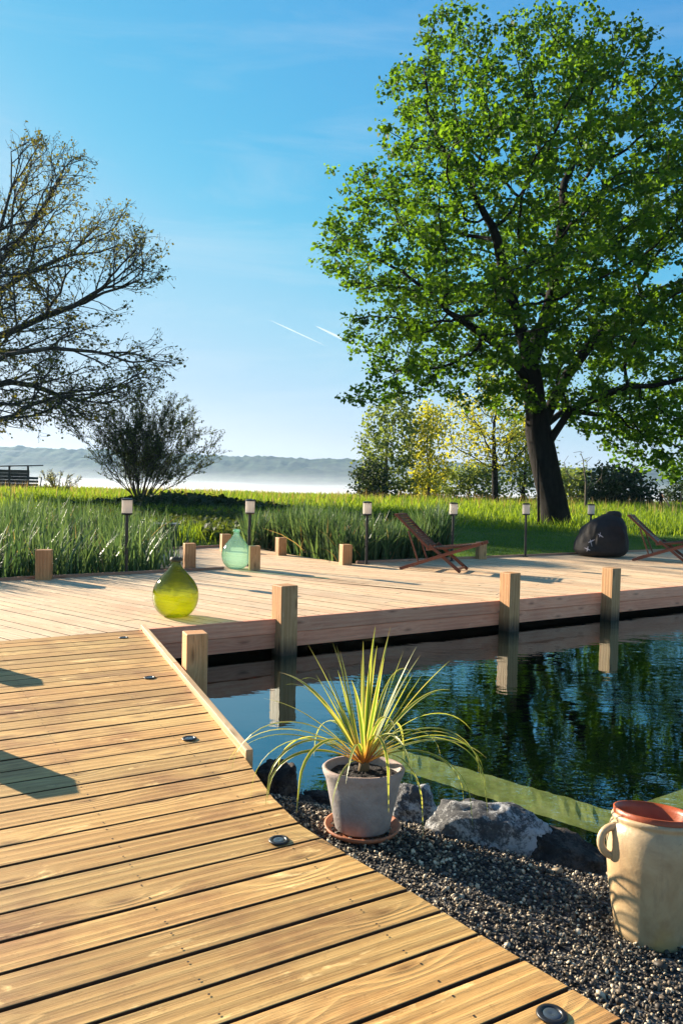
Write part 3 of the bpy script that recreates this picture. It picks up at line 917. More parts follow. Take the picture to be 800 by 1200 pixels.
def m_rock(name, a, b, lichen):
    m, nt = mat(name); t = NT(nt); P = t.obj()
    n1 = t.noise(P, 9, 9, .78); n2 = t.noise(P, 70, 6, .75)
    c = t.ramp(n1, [(.35, a), (.65, b)])
    lm = t.ramp(t.math('ADD', t.math('MULTIPLY', t.noise(P, 4.5, 6, .75, dist=.5), .7), t.math('MULTIPLY', n2, .3)), [(.475, 0.0), (.545, 1.0)])
    c = t.mix(t.math('MULTIPLY', lm, .85), c, lichen)
    t.out(t.pbr(c, .85, t.bump(t.math('ADD', n1, t.math('MULTIPLY', n2, .55)), .03, 1.0), spec=.25)); return m
M['rock'] = m_rock('grey limestone', (.05, .05, .055), (.18, .175, .17), (.66, .65, .63))
M['rockd'] = m_rock('dark brown stone', (.018, .014, .012), (.06, .048, .04), (.13, .10, .08))


def rock(loc, s, seed, mt, label, rz=0, rough=.22):
    me = bpy.data.meshes.new('rock'); bm = bmesh.new(); bmesh.ops.create_icosphere(bm, subdivisions=5, radius=1)
    o3 = Vector((seed * 3.7, seed * 1.3, 0)); rr = random.Random(seed)
    planes = [(Vector((rr.gauss(0, 1), rr.gauss(0, 1), rr.gauss(0, .8))).normalized(), rr.uniform(.68, .9)) for _ in range(9)]
    for v in bm.verts:
        c = v.co.copy()
        for nn_, dd_ in planes:
            k = c.dot(nn_) - dd_
            if k > 0: c -= nn_ * k * .85
        k = 1 + rough * noise.fractal(c * 1.4 + o3, .8, 2.1, 5) * .9 + .05 * noise.noise(c * 7 + o3)
        c = c * k
        v.co = (c.x * s[0], c.y * s[1], c.z * s[2])
    bm.to_mesh(me); bm.free(); me.materials.append(mt)
    for f in me.polygons: f.use_smooth = True
    o = bpy.data.objects.new('rock', me); COL.objects.link(o); o.location = loc; o.rotation_euler = (0, 0, rz)
    tag(o, label, 'rock', 'rocks on the pond bank'); return o
def rk(px, py, z, s, seed, mt, label, rz=0):
    p = at(px, py, z); return rock((p.x, p.y, z), s, seed, mt, label, rz)
rk(572, 985, -.185, (.29, .17, .165), 3, M['rock'], 'large grey rock with white lichen between plant pot and jar', R(-12))
rk(655, 1010, -.22, (.20, .15, .135), 8, M['rockd'], 'dark brown rock against the right end of the large grey rock', R(-35))
rk(325, 922, -.24, (.125, .13, .15), 5, M['rockd'], 'brown rock at the end of the raised edge board', R(20))
rk(345, 945, -.30, (.10, .09, .07), 15, M['rockd'], 'low dark rock at the water edge left of the pot', R(60))
rk(482, 948, -.30, (.13, .12, .13), 11, M['rock'], 'grey rock at the waterline just right of the plant pot', R(40))
rk(476, 978, -.17, (.045, .035, .03), 12, M['rock'], 'fist sized pale rock beside the pot saucer', R(10))
rk(420, 948, -.34, (.16, .10, .08), 21, M['rockd'], 'dark rock in the water behind the plant pot', R(5))
rk(375, 942, -.33, (.10, .09, .06), 24, M['rockd'], 'flat dark rock left of the pot at the water', R(5))
rk(505, 1000, -.155, (.035, .03, .02), 31, M['rockd'], 'small brown stone in the gravel left of the large rock', R(5))

# ------------------------------------------------------------------ potted plant
gp = at(424, 977, -.135)
PX, PY, PZ = gp.x, gp.y, -.125
m, nt = mat('limewashed terracotta'); t = NT(nt); P = t.obj()
n1 = t.noise(P, 9, 6, .7); n2 = t.noise(P, 45, 5, .7)
c = t.ramp(n1, [(.3, (.24, .20, .18)), (.55, (.34, .30, .28)), (.75, (.42, .385, .36))])
sc_ = t.ramp(t.noise(P, 16, 6, .8, dist=.4), [(.60, 0.0), (.68, 1.0)])
c = t.mix(t.math('MULTIPLY', sc_, .5), c, (.24, .12, .08))
zz = t.sep(P)[2]
c = t.mix(t.ramp(t.math('MULTIPLY_ADD', zz, 30, -7.95, clamp=True), [(0, 0.0), (1, .55)]), c, (.40, .20, .13))
t.out(t.pbr(c, .8, t.bump(t.math('ADD', n1, n2), .003))); M['potout'] = m
M['terra'] = simple('terracotta', (.42, .145, .065), .65, nscale=12, namp=.25, bump=.002)
M['soil'] = simple('potting soil', (.018, .012, .009), .95, nscale=60, namp=.6, bump=.02, bscale=70)
M['stripe'] = None
sau = MB(); sau.lathe([(0, .004), (.118, .004), (.15, .016), (.158, .034), (.150, .034), (.138, .018), (.115, .012), (0, .012)][::-1], 48)
o = sau.build('saucer', M['terra'], smooth=True, loc=(PX, PY, PZ)); tag(o, 'terracotta saucer under the grey plant pot', 'saucer')
pp = thing('potted_plant', (PX, PY, PZ + .0125), 0, 'spiky variegated yellow green plant in a grey washed clay pot', 'potted plant')
mb = MB(); mb.lathe([(0, 0), (.108, 0), (.113, .006), (.150, .20), (.157, .236), (.168, .262), (.172, .283), (.166, .290), (.154, .288), (.150, .262), (.14, .23), (0, .23)][::-1], 64)
mb.build('pot', M['potout'], pp, smooth=True)
mb = MB()
rings = 10; segs = 40
V = [(0, 0, .262)]; Fc = []
for i in range(1, rings + 1):
    for j in range(segs):
        a = 2 * math.pi * j / segs; r_ = .147 * i / rings
        V.append((r_ * math.cos(a), r_ * math.sin(a), .252 + .02 * (1 - i / rings) + random.uniform(-.004, .006)))
for j in range(segs): Fc.append((0, 1 + j, 1 + (j + 1) % segs))
for i in range(rings - 1):
    for j in range(segs):
        Fc.append((1 + i * segs + j, 1 + (i + 1) * segs + j, 1 + (i + 1) * segs + (j + 1) % segs, 1 + i * segs + (j + 1) % segs))
mb.faces(V, Fc); mb.build('soil', M['soil'], pp)
pp.rotation_euler = (R(-4), 0, 0); pp.location.z += .004; potz = .87
for o_c in [x for x in bpy.data.objects if x.parent == pp]: o_c.scale.z = potz
# leaf material: green middle, cream yellow margins, red towards the base
m, nt = mat('variegated strap leaf'); t = NT(nt)
uv = t.sep(t.uv()); u, v = uv[0], uv[1]
dm = t.math('ABSOLUTE', t.math('SUBTRACT', v, .5))
dn = t.math('ADD', dm, t.math('MULTIPLY', t.math('SUBTRACT', t.noise(t.xyz(t.math('MULTIPLY', u, 2), t.math('MULTIPLY', v, 4)), 1, 2), .5), .14))
rn = t.attr('rnd')
grn = t.ramp(rn, [(0, (.06, .15, .02)), (1, (.17, .27, .04))])
ylw = t.ramp(rn, [(0, (.42, .40, .10)), (.6, (.58, .52, .16)), (1, (.66, .56, .24))])
c = t.mix(t.ramp(dn, [(.18, 0.0), (.36, 1.0)]), grn, ylw)
c = t.mix(t.ramp(u, [(.0, .95), (.10, .6), (.26, 0.0)]), c, (.58, .20, .05))
c = t.mix(t.ramp(t.math('MULTIPLY', u, rn), [(.86, 0.0), (.95, .8)]), c, (.30, .17, .07))
b = t.pbr(c, .38, spec=.45)
tr = t.n('ShaderNodeBsdfTranslucent'); t.l(t.mix(1.0, c, (1.5, 1.4, .7), 'MULTIPLY'), tr.inputs[0])
mx = t.n('ShaderNodeMixShader'); mx.inputs[0].default_value = .45; t.l(b.outputs[0], mx.inputs[1]); t.l(tr.outputs[0], mx.inputs[2]); t.out(mx)
M['strap'] = m
mb = MB()


def strap(az, el, L, w, droop, rr, curl=0.0, z0=.262, twist=0.0):
    N = 16; p = Vector((.012 * math.cos(az), .012 * math.sin(az), z0)); ds = L / N
    pts = [p.copy()]; e = el; a = az; dirs = []
    for k in range(N):
        d = Vector((math.cos(e) * math.cos(a), math.cos(e) * math.sin(a), math.sin(e))); dirs.append(d)
        p = p + d * ds; pts.append(p.copy())
        tt = (k + 1) / N
        e -= droop * (.35 + 1.9 * tt) / N; a += curl / N
        e = max(e, -1.45)
    dirs.append(dirs[-1])
    prev = None
    for k in range(N + 1):
        tt = k / N; ww = w * (.55 + .45 * min(1, tt * 5)) * (1 - max(0, (tt - .45) / .55) ** 1.7) + .0006
        d = dirs[k]; side = d.cross(Vector((0, 0, 1)))
        if side.length < .05: side = Vector((-math.sin(a), math.cos(a), 0))
        side.normalize(); upn = side.cross(d); tw = twist * tt
        side, upn = side * math.cos(tw) + upn * math.sin(tw), upn * math.cos(tw) - side * math.sin(tw)
        l_ = pts[k] + side * ww * .5 + upn * ww * .16; r_ = pts[k] - side * ww * .5 + upn * ww * .16; c_ = pts[k]
        cur = (l_, c_, r_, tt)
        if prev:
            mb.face([prev[0], prev[1], cur[1], cur[0]], [(prev[3], 0), (prev[3], .5), (tt, .5), (tt, 0)], 0, rr)
            mb.face([prev[1], prev[2], cur[2], cur[1]], [(prev[3], .5), (prev[3], 1), (tt, 1), (tt, .5)], 0, rr)
        prev = cur
rp = random.Random(21)
for k in range(27):    # upright centre
    az = k * 2.39996 + rp.uniform(-.3, .3); el = R(rp.uniform(50, 86)); L = rp.uniform(.34, .58)
    strap(az, el, L, rp.uniform(.011, .020), rp.uniform(.02, .22), rp.random(), rp.uniform(-.2, .2), twist=rp.uniform(-.6, .6))
for k in range(16):    # arching
    az = k * 2.39996 + rp.uniform(-.4, .4); el = R(rp.uniform(25, 62)); L = rp.uniform(.42, .74)
    strap(az, el, L, rp.uniform(.010, .018), rp.uniform(.9, 2.2), rp.random(), rp.uniform(-.3, .3), twist=rp.uniform(-1, 1))
for azd, el, L, dr_ in ((182, 38, .66, 1.5), (190, 48, .70, 1.9), (200, 40, .64, 2.0), (176, 30, .56, 1.0), (212, 44, .62, 2.3), (232, 52, .60, 2.7), (355, 45, .66, 2.1), (5, 36, .60, 1.5), (343, 42, .72, 2.3), (330, 34, .66, 2.2), (20, 24, .58, .9), (282, 62, .60, 3.0), (306, 36, .58, 2.5), (38, 46, .62, .8), (140, 52, .60, .7), (168, 44, .50, .5)):
    strap(R(azd), R(el), L, .0175, dr_, rp.random(), rp.uniform(-.2, .2), twist=rp.uniform(-.8, .8))
mb.build('foliage', M['strap'], pp, smooth=True)
mb = MB(); mb.tube([(0, 0, .215), (.002, 0, .262), (0, .001, .30)], [.026, .022, .014], 10); mb.build('stem', simple('plant stem', (.14, .09, .04), .8), pp, smooth=True)

# ------------------------------------------------------------------ jar
p = at(761, 1097, -.125)
JX, JY, JZ = p.x, p.y, -.125
m, nt = mat('cream glazed clay'); t = NT(nt); P = t.obj()
s3 = t.sep(P)
n1 = t.noise(P, 5, 6, .65, dist=.6); n2 = t.noise(P, 28, 5, .7)
n3 = t.noise(t.xyz(s3[0], s3[1], t.math('MULTIPLY', s3[2], .25)), 18, 4, .6)
c = t.ramp(n1, [(.3, (.34, .21, .10)), (.5, (.49, .34, .18)), (.7, (.60, .45, .27))])
c = t.mix(t.ramp(n3, [(.58, 0.0), (.7, .55)]), c, (.28, .18, .10))
c = t.mix(t.ramp(t.noise(P, 3.2, 4, .6), [(.58, 0.0), (.70, .6)]), c, (.50, .31, .07))
c = t.mix(t.ramp(n2, [(.66, 0.0), (.72, .5)]), c, (.22, .13, .07))
t.out(t.pbr(c, .42, t.bump(t.math('ADD', n1, t.math('MULTIPLY', n2, .5)), .003), spec=.5)); M['jar'] = m
jar = thing('clay_jar', (JX, JY, JZ - .012), R(-22), 'tall cream glazed clay jar with ear handles on the gravel at right', 'jar')
mb = MB()
prof = [(0, 0), (.098, 0), (.106, .008), (.112, .04), (.124, .10), (.136, .17), (.143, .24), (.145, .29), (.142, .33), (.134, .355), (.128, .362), (.130, .368), (.134, .376), (.130, .384), (.123, .386), (.118, .380), (.120, .36), (.128, .32), (.132, .27), (.12, .1), (0, .09)]
mb.lathe(prof[::-1], 72); mb.build('body', M['jar'], jar, smooth=True)
for sgn in (-1, 1):
    a0 = R(207) if sgn < 0 else R(18)
    cx, cy = math.cos(a0), math.sin(a0)
    pts = []
    for k in range(15):
        th_ = R(-100 + 200 * k / 14)
        pts.append((cx * (.133 + .046 * math.cos(th_) + (.006 if k in (0, 14) else 0)), cy * (.133 + .046 * math.cos(th_)), .300 + .046 * math.sin(th_)))
    mb = MB(); mb.tube(pts, [.017] + [.0125] * 13 + [.016], 14); mb.build('handle', M['jar'], jar, smooth=True)
jar.rotation_euler = (R(-9), 0, R(-22))
tq = jar.rotation_euler.to_matrix() @ Vector((0, 0, .134))
th = thing('terracotta_pot', (JX + tq.x, JY + tq.y, JZ - .024 + tq.z), 0, 'orange terracotta pot sunk into the mouth of the clay jar', 'pot')
M['terra2'] = simple('bright terracotta', (.34, .065, .015), .4, nscale=14, namp=.2, bump=.001)
mb = MB(); mb.lathe([(0, 0), (.08, 0), (.113, .20), (.115, .238), (.124, .239), (.127, .262), (.128, .280), (.121, .281), (.116, .262), (.104, .20), (.075, .02), (0, .02)][::-1], 72); mb.build('shell', M['terra2'], th, smooth=True); th.rotation_euler = (R(-9), 0, R(-22))

# ------------------------------------------------------------------ trees
def colonize(seeds, attract, step, infl, kill, iters=140, jitter=.12, gravity=0.0, seed=1):
    g = random.Random(seed)
    nodes = [Vector(p) for p, _ in seeds]; par = [q for _, q in seeds]
    A_ = [Vector(a) for a in attract]
    nearest = [None] * len(A_)
    start = 0
    kids = {}
    alive = list(range(len(A_))); best = [1e9] * len(A_); bi = [-1] * len(A_)
    for it in range(iters):
        kd = kdtree.KDTree(len(nodes) - start)
        for i in range(start, len(nodes)): kd.insert(nodes[i], i)
        kd.balance(); start = len(nodes)
        acc = {}
        nal = []
        for ai in alive:
            co, i, dist = kd.find(A_[ai])
            if i is not None and dist < best[ai]: best[ai] = dist; bi[ai] = i
            if best[ai] < kill: continue
            nal.append(ai)
            if best[ai] < infl:
                d = (A_[ai] - nodes[bi[ai]]).normalized()
                acc.setdefault(bi[ai], Vector((0, 0, 0))); acc[bi[ai]] += d
        alive = nal
        if not acc: break
        for i, d in acc.items():
            kids[i] = kids.get(i, 0) + 1
            if kids[i] > 3: continue
            if d.length < .15: d = d + Vector((g.gauss(0, 1), g.gauss(0, 1), g.gauss(0, 1)))
            d.normalize()
            d += Vector((g.gauss(0, jitter), g.gauss(0, jitter), g.gauss(0, jitter) + gravity)); d.normalize()
            nodes.append(nodes[i] + d * step); par.append(i)
        if len(nodes) == start: break
        if len(nodes) > 26000: break
    return nodes, par


def skeleton_mesh(name, nodes, par, tip, expo, mt, parent, rmin=0.0, rmax=None, twigs=None):
    n = len(nodes); ch = [[] for _ in range(n)]
    for i in range(n):
        if par[i] is not None and par[i] >= 0: ch[par[i]].append(i)
    rad = [0.0] * n; cnt = [0.0] * n
    for i in range(n - 1, -1, -1):
        if not ch[i]: cnt[i] = tip ** expo
        else: cnt[i] = sum(cnt[c] for c in ch[i]) + (tip * .25) ** expo
        rad[i] = cnt[i] ** (1 / expo)
    if rmax:
        k = math.log(rmax / tip) / math.log(max(rad) / tip); rad = [tip * (r_ / tip) ** k for r_ in rad]
    mb = MB()
    def chain(i0, i1):
        pts = [nodes[i0]]; rs = [min(rad[i0], rad[i1] * 1.25)]
        i = i1
        while True:
            pts.append(nodes[i]); rs.append(rad[i])
            if not ch[i]: break
            c = max(ch[i], key=lambda q: rad[q])
            for q in ch[i]:
                if q != c: stack.append((i, q))
            i = c
        return pts, rs
    root = [i for i in range(n) if par[i] is None or par[i] < 0]
    stack = []
    for r0_ in root:
        if ch[r0_]:
            cc = max(ch[r0_], key=lambda q: rad[q])
            for q in ch[r0_]: stack.append((r0_, q))
    while stack:
        a, b = stack.pop()
        pts, rs = chain(a, b)
        big = max(rs)
        if a in root: rs[0] = rs[1] * 1.15
        ns = 14 if big > .25 else 8 if big > .08 else 5 if big > .03 else 3
        mb.tube(pts, rs, ns, cap=False)
    if twigs:
        for pts, rs in twigs: mb.tube(pts, rs, 3, cap=False)
    # quick mesh
    return mb.build(name, mt, parent, smooth=True), rad, ch

LEAF = [(0, 0, 0), (.30, -.42, .06), (.62, -.50, .0), (1, 0, -.10), (.62, .50, .0), (.30, .42, .06)]
LEAFF = [(0, 1, 2, 3), (0, 3, 4, 5)]


def leaves(name, centers, per, spread, size, mt, parent, seed=1, up=.5, bias=None, flat=.7, colvar=None):
    g = np.random.default_rng(seed)
    c = np.repeat(np.asarray(centers), per, axis=0); n = len(c)
    off = g.normal(size=(n, 3)) * spread; off[:, 2] *= flat
    pos = c + off
    X, Y, Z = frames(n, up, g)
    X[:, 2] -= .35; X /= np.linalg.norm(X, axis=1)[:, None]; Y = np.cross(Z, X); Y /= np.linalg.norm(Y, axis=1)[:, None]
    s_ = size * g.uniform(.45, 1.4, n)
    V, Fq = scatter(LEAF, LEAFF, pos, X, Y, Z, s_)
    cl = np.repeat(g.random(len(centers)), per)
    r_ = np.clip(.6 * cl + .4 * g.random(n), 0, 1)
    return np_mesh(name, V, Fq, np.repeat(r_, 2), mt, parent)


def inpoly(x, y, P):
    c = False; j = len(P) - 1
    for i in range(len(P)):
        if ((P[i][1] > y) != (P[j][1] > y)) and (x < (P[j][0] - P[i][0]) * (y - P[i][1]) / (P[j][1] - P[i][1]) + P[i][0]): c = not c
        j = i
    return c


def pdist(x, y, P):
    b = 1e9
    for i in range(len(P)):
        ax, ay = P[i]; bx, by = P[(i + 1) % len(P)]
        dx, dy = bx - ax, by - ay; t_ = max(0, min(1, ((x - ax) * dx + (y - ay) * dy) / (dx * dx + dy * dy + 1e-9)))
        b = min(b, math.hypot(x - ax - dx * t_, y - ay - dy * t_))
    return b


def crown_points(P, D, N, depth, seed, clump=.5, clumpscale=.35, shell=0.0):
    """points inside a crown whose profile is P and whose depth follows the width"""
    g = random.Random(seed); out = []
    x0 = min(p[0] for p in P); x1 = max(p[0] for p in P); y0 = min(p[1] for p in P); y1 = max(p[1] for p in P)
    rm = 0.5 * min(x1 - x0, y1 - y0) * .8
    while len(out) < N:
        x, y = g.uniform(x0, x1), g.uniform(y0, y1)
        if not inpoly(x, y, P): continue
        dd = min(1, pdist(x, y, P) / rm); half = depth * math.sqrt(1 - (1 - dd) ** 2)
        q = g.uniform(-1, 1)
        if shell and g.random() < shell: q = math.copysign(abs(q) ** .4, q)
        pt = atD(x, y, D + q * half)
        # perspective keeps the profile; undo for the parts in front and behind
        c0 = atD(x, y, D)
        if q > 0: pt = Vector((c0.x, D + q * half, c0.z))
        if clump and noise.noise(pt * clumpscale) < -.16 + (.5 - clump) * .4 + g.uniform(-.04, .04) * 0: continue
        out.append(pt)
    return out

# ---- the big tree in fresh leaf
TD = 28.0
P_big = [(500, 22), (530, 8), (575, 2), (620, 8), (650, 0), (710, 2), (752, 28), (790, 44), (850, 80), (900, 140), (950, 250), (965, 370), (930, 470), (870, 560), (800, 566), (745, 548), (708, 520), (682, 498), (655, 478), (600, 488), (545, 470), (490, 462), (440, 478), (408, 482), (402, 450), (432, 425), (398, 392), (420, 360), (392, 320), (374, 298), (374, 272), (400, 238), (400, 200), (432, 160), (450, 112), (468, 62)]
gzb = gz(atD(652, 620, TD).x, TD)
base = atD(652, 618, TD); base.z = gzb - .1
tr_pts = [base] + [atD(px, py, TD) for px, py in ((648, 590), (641, 560), (635, 530), (630, 505), (628, 482))]
seeds = [(tr_pts[0], None)] + [(tr_pts[i], i - 1) for i in range(1, len(tr_pts))]
def addpath(par, pts):
    for q in pts:
        seeds.append((Vector(q), par)); par = len(seeds) - 1
    return par
F0 = len(tr_pts) - 1
a = addpath(F0, [atD(624, 455, TD - .1), atD(620, 425, TD - .3), atD(612, 395, TD - .6), atD(602, 360, TD - .9), atD(590, 320, TD - 1.2), atD(582, 280, TD - 1.4)])
b = addpath(F0 - 1, [atD(648, 470, TD + .4), atD(664, 440, TD + .8), atD(690, 405, TD + 1.2), atD(718, 375, TD + 1.8), atD(752, 345, TD + 2.2)])
c_ = addpath(F0 + 2, [atD(634, 390, TD + .6), atD(646, 350, TD + 1.0), atD(655, 300, TD + 1.4), atD(660, 250, TD + 1.5)])
d_ = addpath(F0 - 2, [atD(668, 480, TD - .8), atD(700, 466, TD - 1.4), atD(735, 452, TD - 2.2)])
e_ = addpath(F0 + 1, [atD(596, 415, TD - .8), atD(566, 392, TD - 1.6), atD(536, 372, TD - 2.4)])
f_ = addpath(F0 - 1, [atD(662, 480, TD + 1.6), atD(700, 486, TD + 2.6)])
att = crown_points(P_big, TD, 4300, 7.0, 3, clump=.46, clumpscale=.5)
nodes, par = colonize(seeds, att, .42, 4.5, .62, 120, .13, -.02, 4)
tree = thing('broadleaf_tree', (base.x, base.y, gzb), 0, 'huge broadleaf tree in bright fresh leaf with a thick dark trunk at right', 'tree')
inv = Vector((base.x, base.y, gzb))
nodes = [q - inv for q in nodes]
tk, rad, ch = skeleton_mesh('trunk', nodes, par, .012, 2.3, M['bark'], tree, rmax=.50)
tips = [i for i in range(len(nodes)) if rad[i] < .05 and i > 30]
cs = []
g_ = random.Random(9)
for i in tips:
    k = 1 if ch[i] else 2
    for _ in range(k):
        cs.append(tuple(nodes[i] + Vector((g_.gauss(0, .22), g_.gauss(0, .22), g_.gauss(0, .18)))))
print('big tree nodes', len(nodes), 'clusters', len(cs))
if len(cs) > 7000: cs = g_.sample(cs, 7000)
leaves('crown', cs, 28, .155, .13, M['lf_big'], tree, 5, .35)

# ---- bare oak at the left
OD = 33.0
P_oak = [(-200, 210), (-120, 150), (-30, 150), (40, 160), (110, 178), (150, 212), (168, 262), (192, 296), (188, 330), (150, 368), (118, 388), (150, 402), (190, 394), (208, 428), (198, 452), (150, 476), (120, 500), (60, 505), (0, 500), (-80, 490), (-200, 470), (-240, 380), (-230, 280)]
ob = atD(-70, 585, OD); og = gz(ob.x, OD); ob.z = og - .1
seeds = [(ob, None)]
a = addpath(0, [atD(-68, 560, OD), atD(-66, 530, OD), atD(-64, 505, OD), atD(-62, 480, OD), atD(-58, 450, OD)])
addpath(3, [atD(-46, 492, OD - .5), atD(-26, 494, OD - 1), atD(-6, 493, OD - 1.5), atD(16, 488, OD - 1.8), atD(36, 474, OD - 2), atD(52, 470, OD - 2.2)])
addpath(4, [atD(-40, 462, OD + .6), atD(-14, 452, OD + 1), atD(14, 448, OD + 1.4), atD(40, 452, OD + 1.8), atD(66, 462, OD + 2), atD(92, 470, OD + 2.2)])
addpath(5, [atD(-36, 420, OD - .5), atD(-12, 398, OD - 1), atD(20, 386, OD - 1.4), atD(54, 370, OD - 1.7), atD(88, 358, OD - 2), atD(120, 338, OD - 2.2)])
addpath(5, [atD(-52, 410, OD + .4), atD(-40, 370, OD + .8), atD(-20, 335, OD + 1), atD(6, 300, OD + 1.4), atD(34, 268, OD + 1.6), atD(56, 235, OD + 1.6)])
addpath(5, [atD(-70, 410, OD), atD(-90, 360, OD), atD(-100, 300, OD)])
addpath(3, [atD(-100, 480, OD), atD(-150, 460, OD), atD(-210, 430, OD)])
addpath(4, [atD(-30, 440, OD - 2), atD(10, 415, OD - 3.2), atD(60, 408, OD - 4), atD(110, 412, OD - 4.6)])
addpath(4, [atD(-30, 470, OD + 2), atD(14, 474, OD + 3), atD(62, 484, OD + 3.4), atD(110, 492, OD + 3.6)])
addpath(5, [atD(-44, 380, OD + 1.8), atD(-14, 350, OD + 3), atD(30, 322, OD + 3.8), atD(78, 300, OD + 4.4)])
addpath(5, [atD(-50, 390, OD - 1.8), atD(-30, 330, OD - 3), atD(0, 270, OD - 3.8), atD(14, 220, OD - 4.2)])
oak = thing('bare_oak', (ob.x, ob.y, og), 0, 'wide oak tree with bare twigs just budding at the left edge', 'tree')
inv = Vector((ob.x, ob.y, og))
def proj(p_):
    d = p_ - CAM; z = d.dot(fwd); return 400 + F * d.dot(rgt) / z, 600 - F * d.dot(upv) / z
g_ = random.Random(14)
N_ = [Vector(p_) for p_, _ in seeds]; P_par = [q_ for _, q_ in seeds]; budc = []
octr = atD(-60, 400, OD)
def inside(p_):
    x, y = proj(p_); return inpoly(x, y, P_oak)
def grow_b(i, d, L, lev):
    step = (.42, .34, .25, .16)[lev]; n_ = max(2, int(L / step)); sp_ = (.13, .15, .19, .24)[lev]
    out = (N_[i] - octr); out.z *= .6; out.normalize()
    for k in range(n_):
        d = (d + Vector((g_.gauss(0, sp_), g_.gauss(0, sp_), g_.gauss(0, sp_) + .012)) + out * .035).normalized()
        q_ = N_[i] + d * step
        if not inside(q_) and (lev < 2 or g_.random() < .35): return
        N_.append(q_); P_par.append(i); i = len(N_) - 1
        if lev >= 2 and g_.random() < .36: budc.append(tuple(q_ - inv))
        if lev < 3 and k >= (1 if lev == 0 else 0):
            m_ = (1.0, 1.2, 1.75)[lev]
            while m_ > 0:
                if g_.random() < m_:
                    ax = Vector((g_.gauss(0, 1), g_.gauss(0, 1), g_.gauss(0, 1))).cross(d).normalized()
                    an = R(g_.uniform(28, 58)); dd = (d * math.cos(an) + ax * math.sin(an) + out * .15).normalized()
                    grow_b(i, dd, L * g_.uniform(.30, .55) * (1 - .45 * k / n_), lev + 1)
                m_ -= 1
base_n = len(N_)
for i in range(4, base_n):
    p0 = N_[i]; pp_ = N_[P_par[i]]; d0 = (p0 - pp_).normalized(); seg = (p0 - pp_).length
    if i < 7 and False: continue
    hasc = i in P_par[:base_n]
    for r_ in range(2 if hasc else 4):
        ax = Vector((g_.gauss(0, 1), g_.gauss(0, 1), g_.gauss(0, 1))).cross(d0).normalized()
        an = R(g_.uniform(25, 60)) if hasc else R(g_.uniform(5, 40))
        grow_b(i, (d0 * math.cos(an) + ax * math.sin(an)).normalized(), g_.uniform(2.6, 4.6), 0)
nodes = [q_ - inv for q_ in N_]
print('oak nodes', len(nodes), 'buds', len(budc))
skeleton_mesh('trunk', nodes, P_par, .0058, 2.3, M['barkoak'], oak, rmax=.40)
if len(budc) > 20000: budc = g_.sample(budc, 22000)
leaves('crown', budc, 2, .07, .095, M['lf_oak'], oak, 6, .2)

# ---- many stemmed shrub in the meadow
def stems_shrub(px, py, D, n, Hh, spread, mt, bark_, label, cat, nm, leafsize=.07, seed=3, thick=.035, group=None, per=2, leafp=.8):
    b_ = atD(px, py, D); z0 = gz(b_.x, D)
    th = thing(nm, (b_.x, b_.y, z0), 0, label, cat, group)
    g = random.Random(seed); mb = MB(); cs = []
    def grow(p_, d, L, r_, lev):
        k = 7; pts = [p_.copy()]; rs = [r_]; ds = L / k
        for i in range(k):
            d = (d + Vector((g.gauss(0, .10), g.gauss(0, .10), g.gauss(0, .07) + (.02 if lev else .0)))).normalized()
            p_ = p_ + d * ds; pts.append(p_.copy()); rs.append(max(.0075, r_ * (1 - .8 * (i + 1) / k)))
            if lev < 3 and i >= (1 if lev == 0 else 0):
                for _ in range(2 if lev < 2 else 1):
                    if g.random() < (.72, .55, .4)[lev]:
                        dd = (d + Vector((g.gauss(0, .38), g.gauss(0, .38), g.gauss(0, .3) + .12))).normalized()
                        grow(p_, dd, L * g.uniform(.28, .45), rs[-1] * .6, lev + 1)
            if lev >= 1 and g.random() < leafp: cs.append(tuple(p_))
        mb.tube(pts, rs, 5 if lev == 0 else 3, cap=False)
    for i in range(n):
        az = g.uniform(0, 2 * math.pi); t_ = (i + .5) / n; tilt = math.sqrt(t_) * spread
        d = Vector((math.sin(tilt) * math.cos(az), math.sin(tilt) * math.sin(az), math.cos(tilt)))
        grow(Vector((math.cos(az) * .35 * t_, math.sin(az) * .35 * t_, -.1)), d, Hh * g.uniform(.8, 1.05), thick * g.uniform(.7, 1.2), 0)
    mb.build('stems', bark_, th, smooth=True)
    leaves('foliage', cs, per, .05, leafsize, mt, th, seed, .2)
    return th
stems_shrub(164, 583, 38, 30, 4.3, .72, M['lf_bush'], M['barkoak'], 'many stemmed half bare shrub in the meadow beyond the reeds', 'shrub', 'hazel_shrub', .06, 3, .036, leafp=.22, per=2)

# ---- small leafy trees beyond the meadow
def small_tree(name, px, pyb, D, P, mt, bark_, label, cat, N=260, per=10, spread=.25, size=.2, depth=2.6, rmax=.14, seed=1, group=None, thin=0.0, stemsplit=1, maxc=99999):
    b_ = atD(px, pyb, D); z0 = gz(b_.x, D)
    seeds.clear(); seeds.append((Vector((b_.x, D, z0 - .1)), None))
    q = 0
    cy_ = sum(p[1] for p in P) / len(P); cx_ = sum(p[0] for p in P) / len(P)
    ybot = max(p[1] for p in P)
    top = atD(px * .8 + cx_ * .2, max(ybot - 12, cy_), D)
    n_ = max(2, int((top.z - z0) / .5))
    q = addpath(0, [Vector((b_.x, D, z0)).lerp(top, (k + 1) / n_) for k in range(n_)])
    att = crown_points(P, D, N, depth, seed, clump=.6, clumpscale=.7)
    nodes, par = colonize(seeds, att, .38, 7, .5, 80, .15, 0, seed)
    th = thing(name, (b_.x, D, z0), 0, label, cat, group)
    inv = Vector((b_.x, D, z0)); nodes = [v - inv for v in nodes]
    tk, rad, ch = skeleton_mesh('trunk', nodes, par, .011, 2.2, bark_, th, rmax=rmax)
    cs = [tuple(nodes[i]) for i in range(len(nodes)) if rad[i] < rmax * .35 and random.random() > thin]
    leaves('crown', cs, per, spread, size, mt, th, seed, .3)
    return th
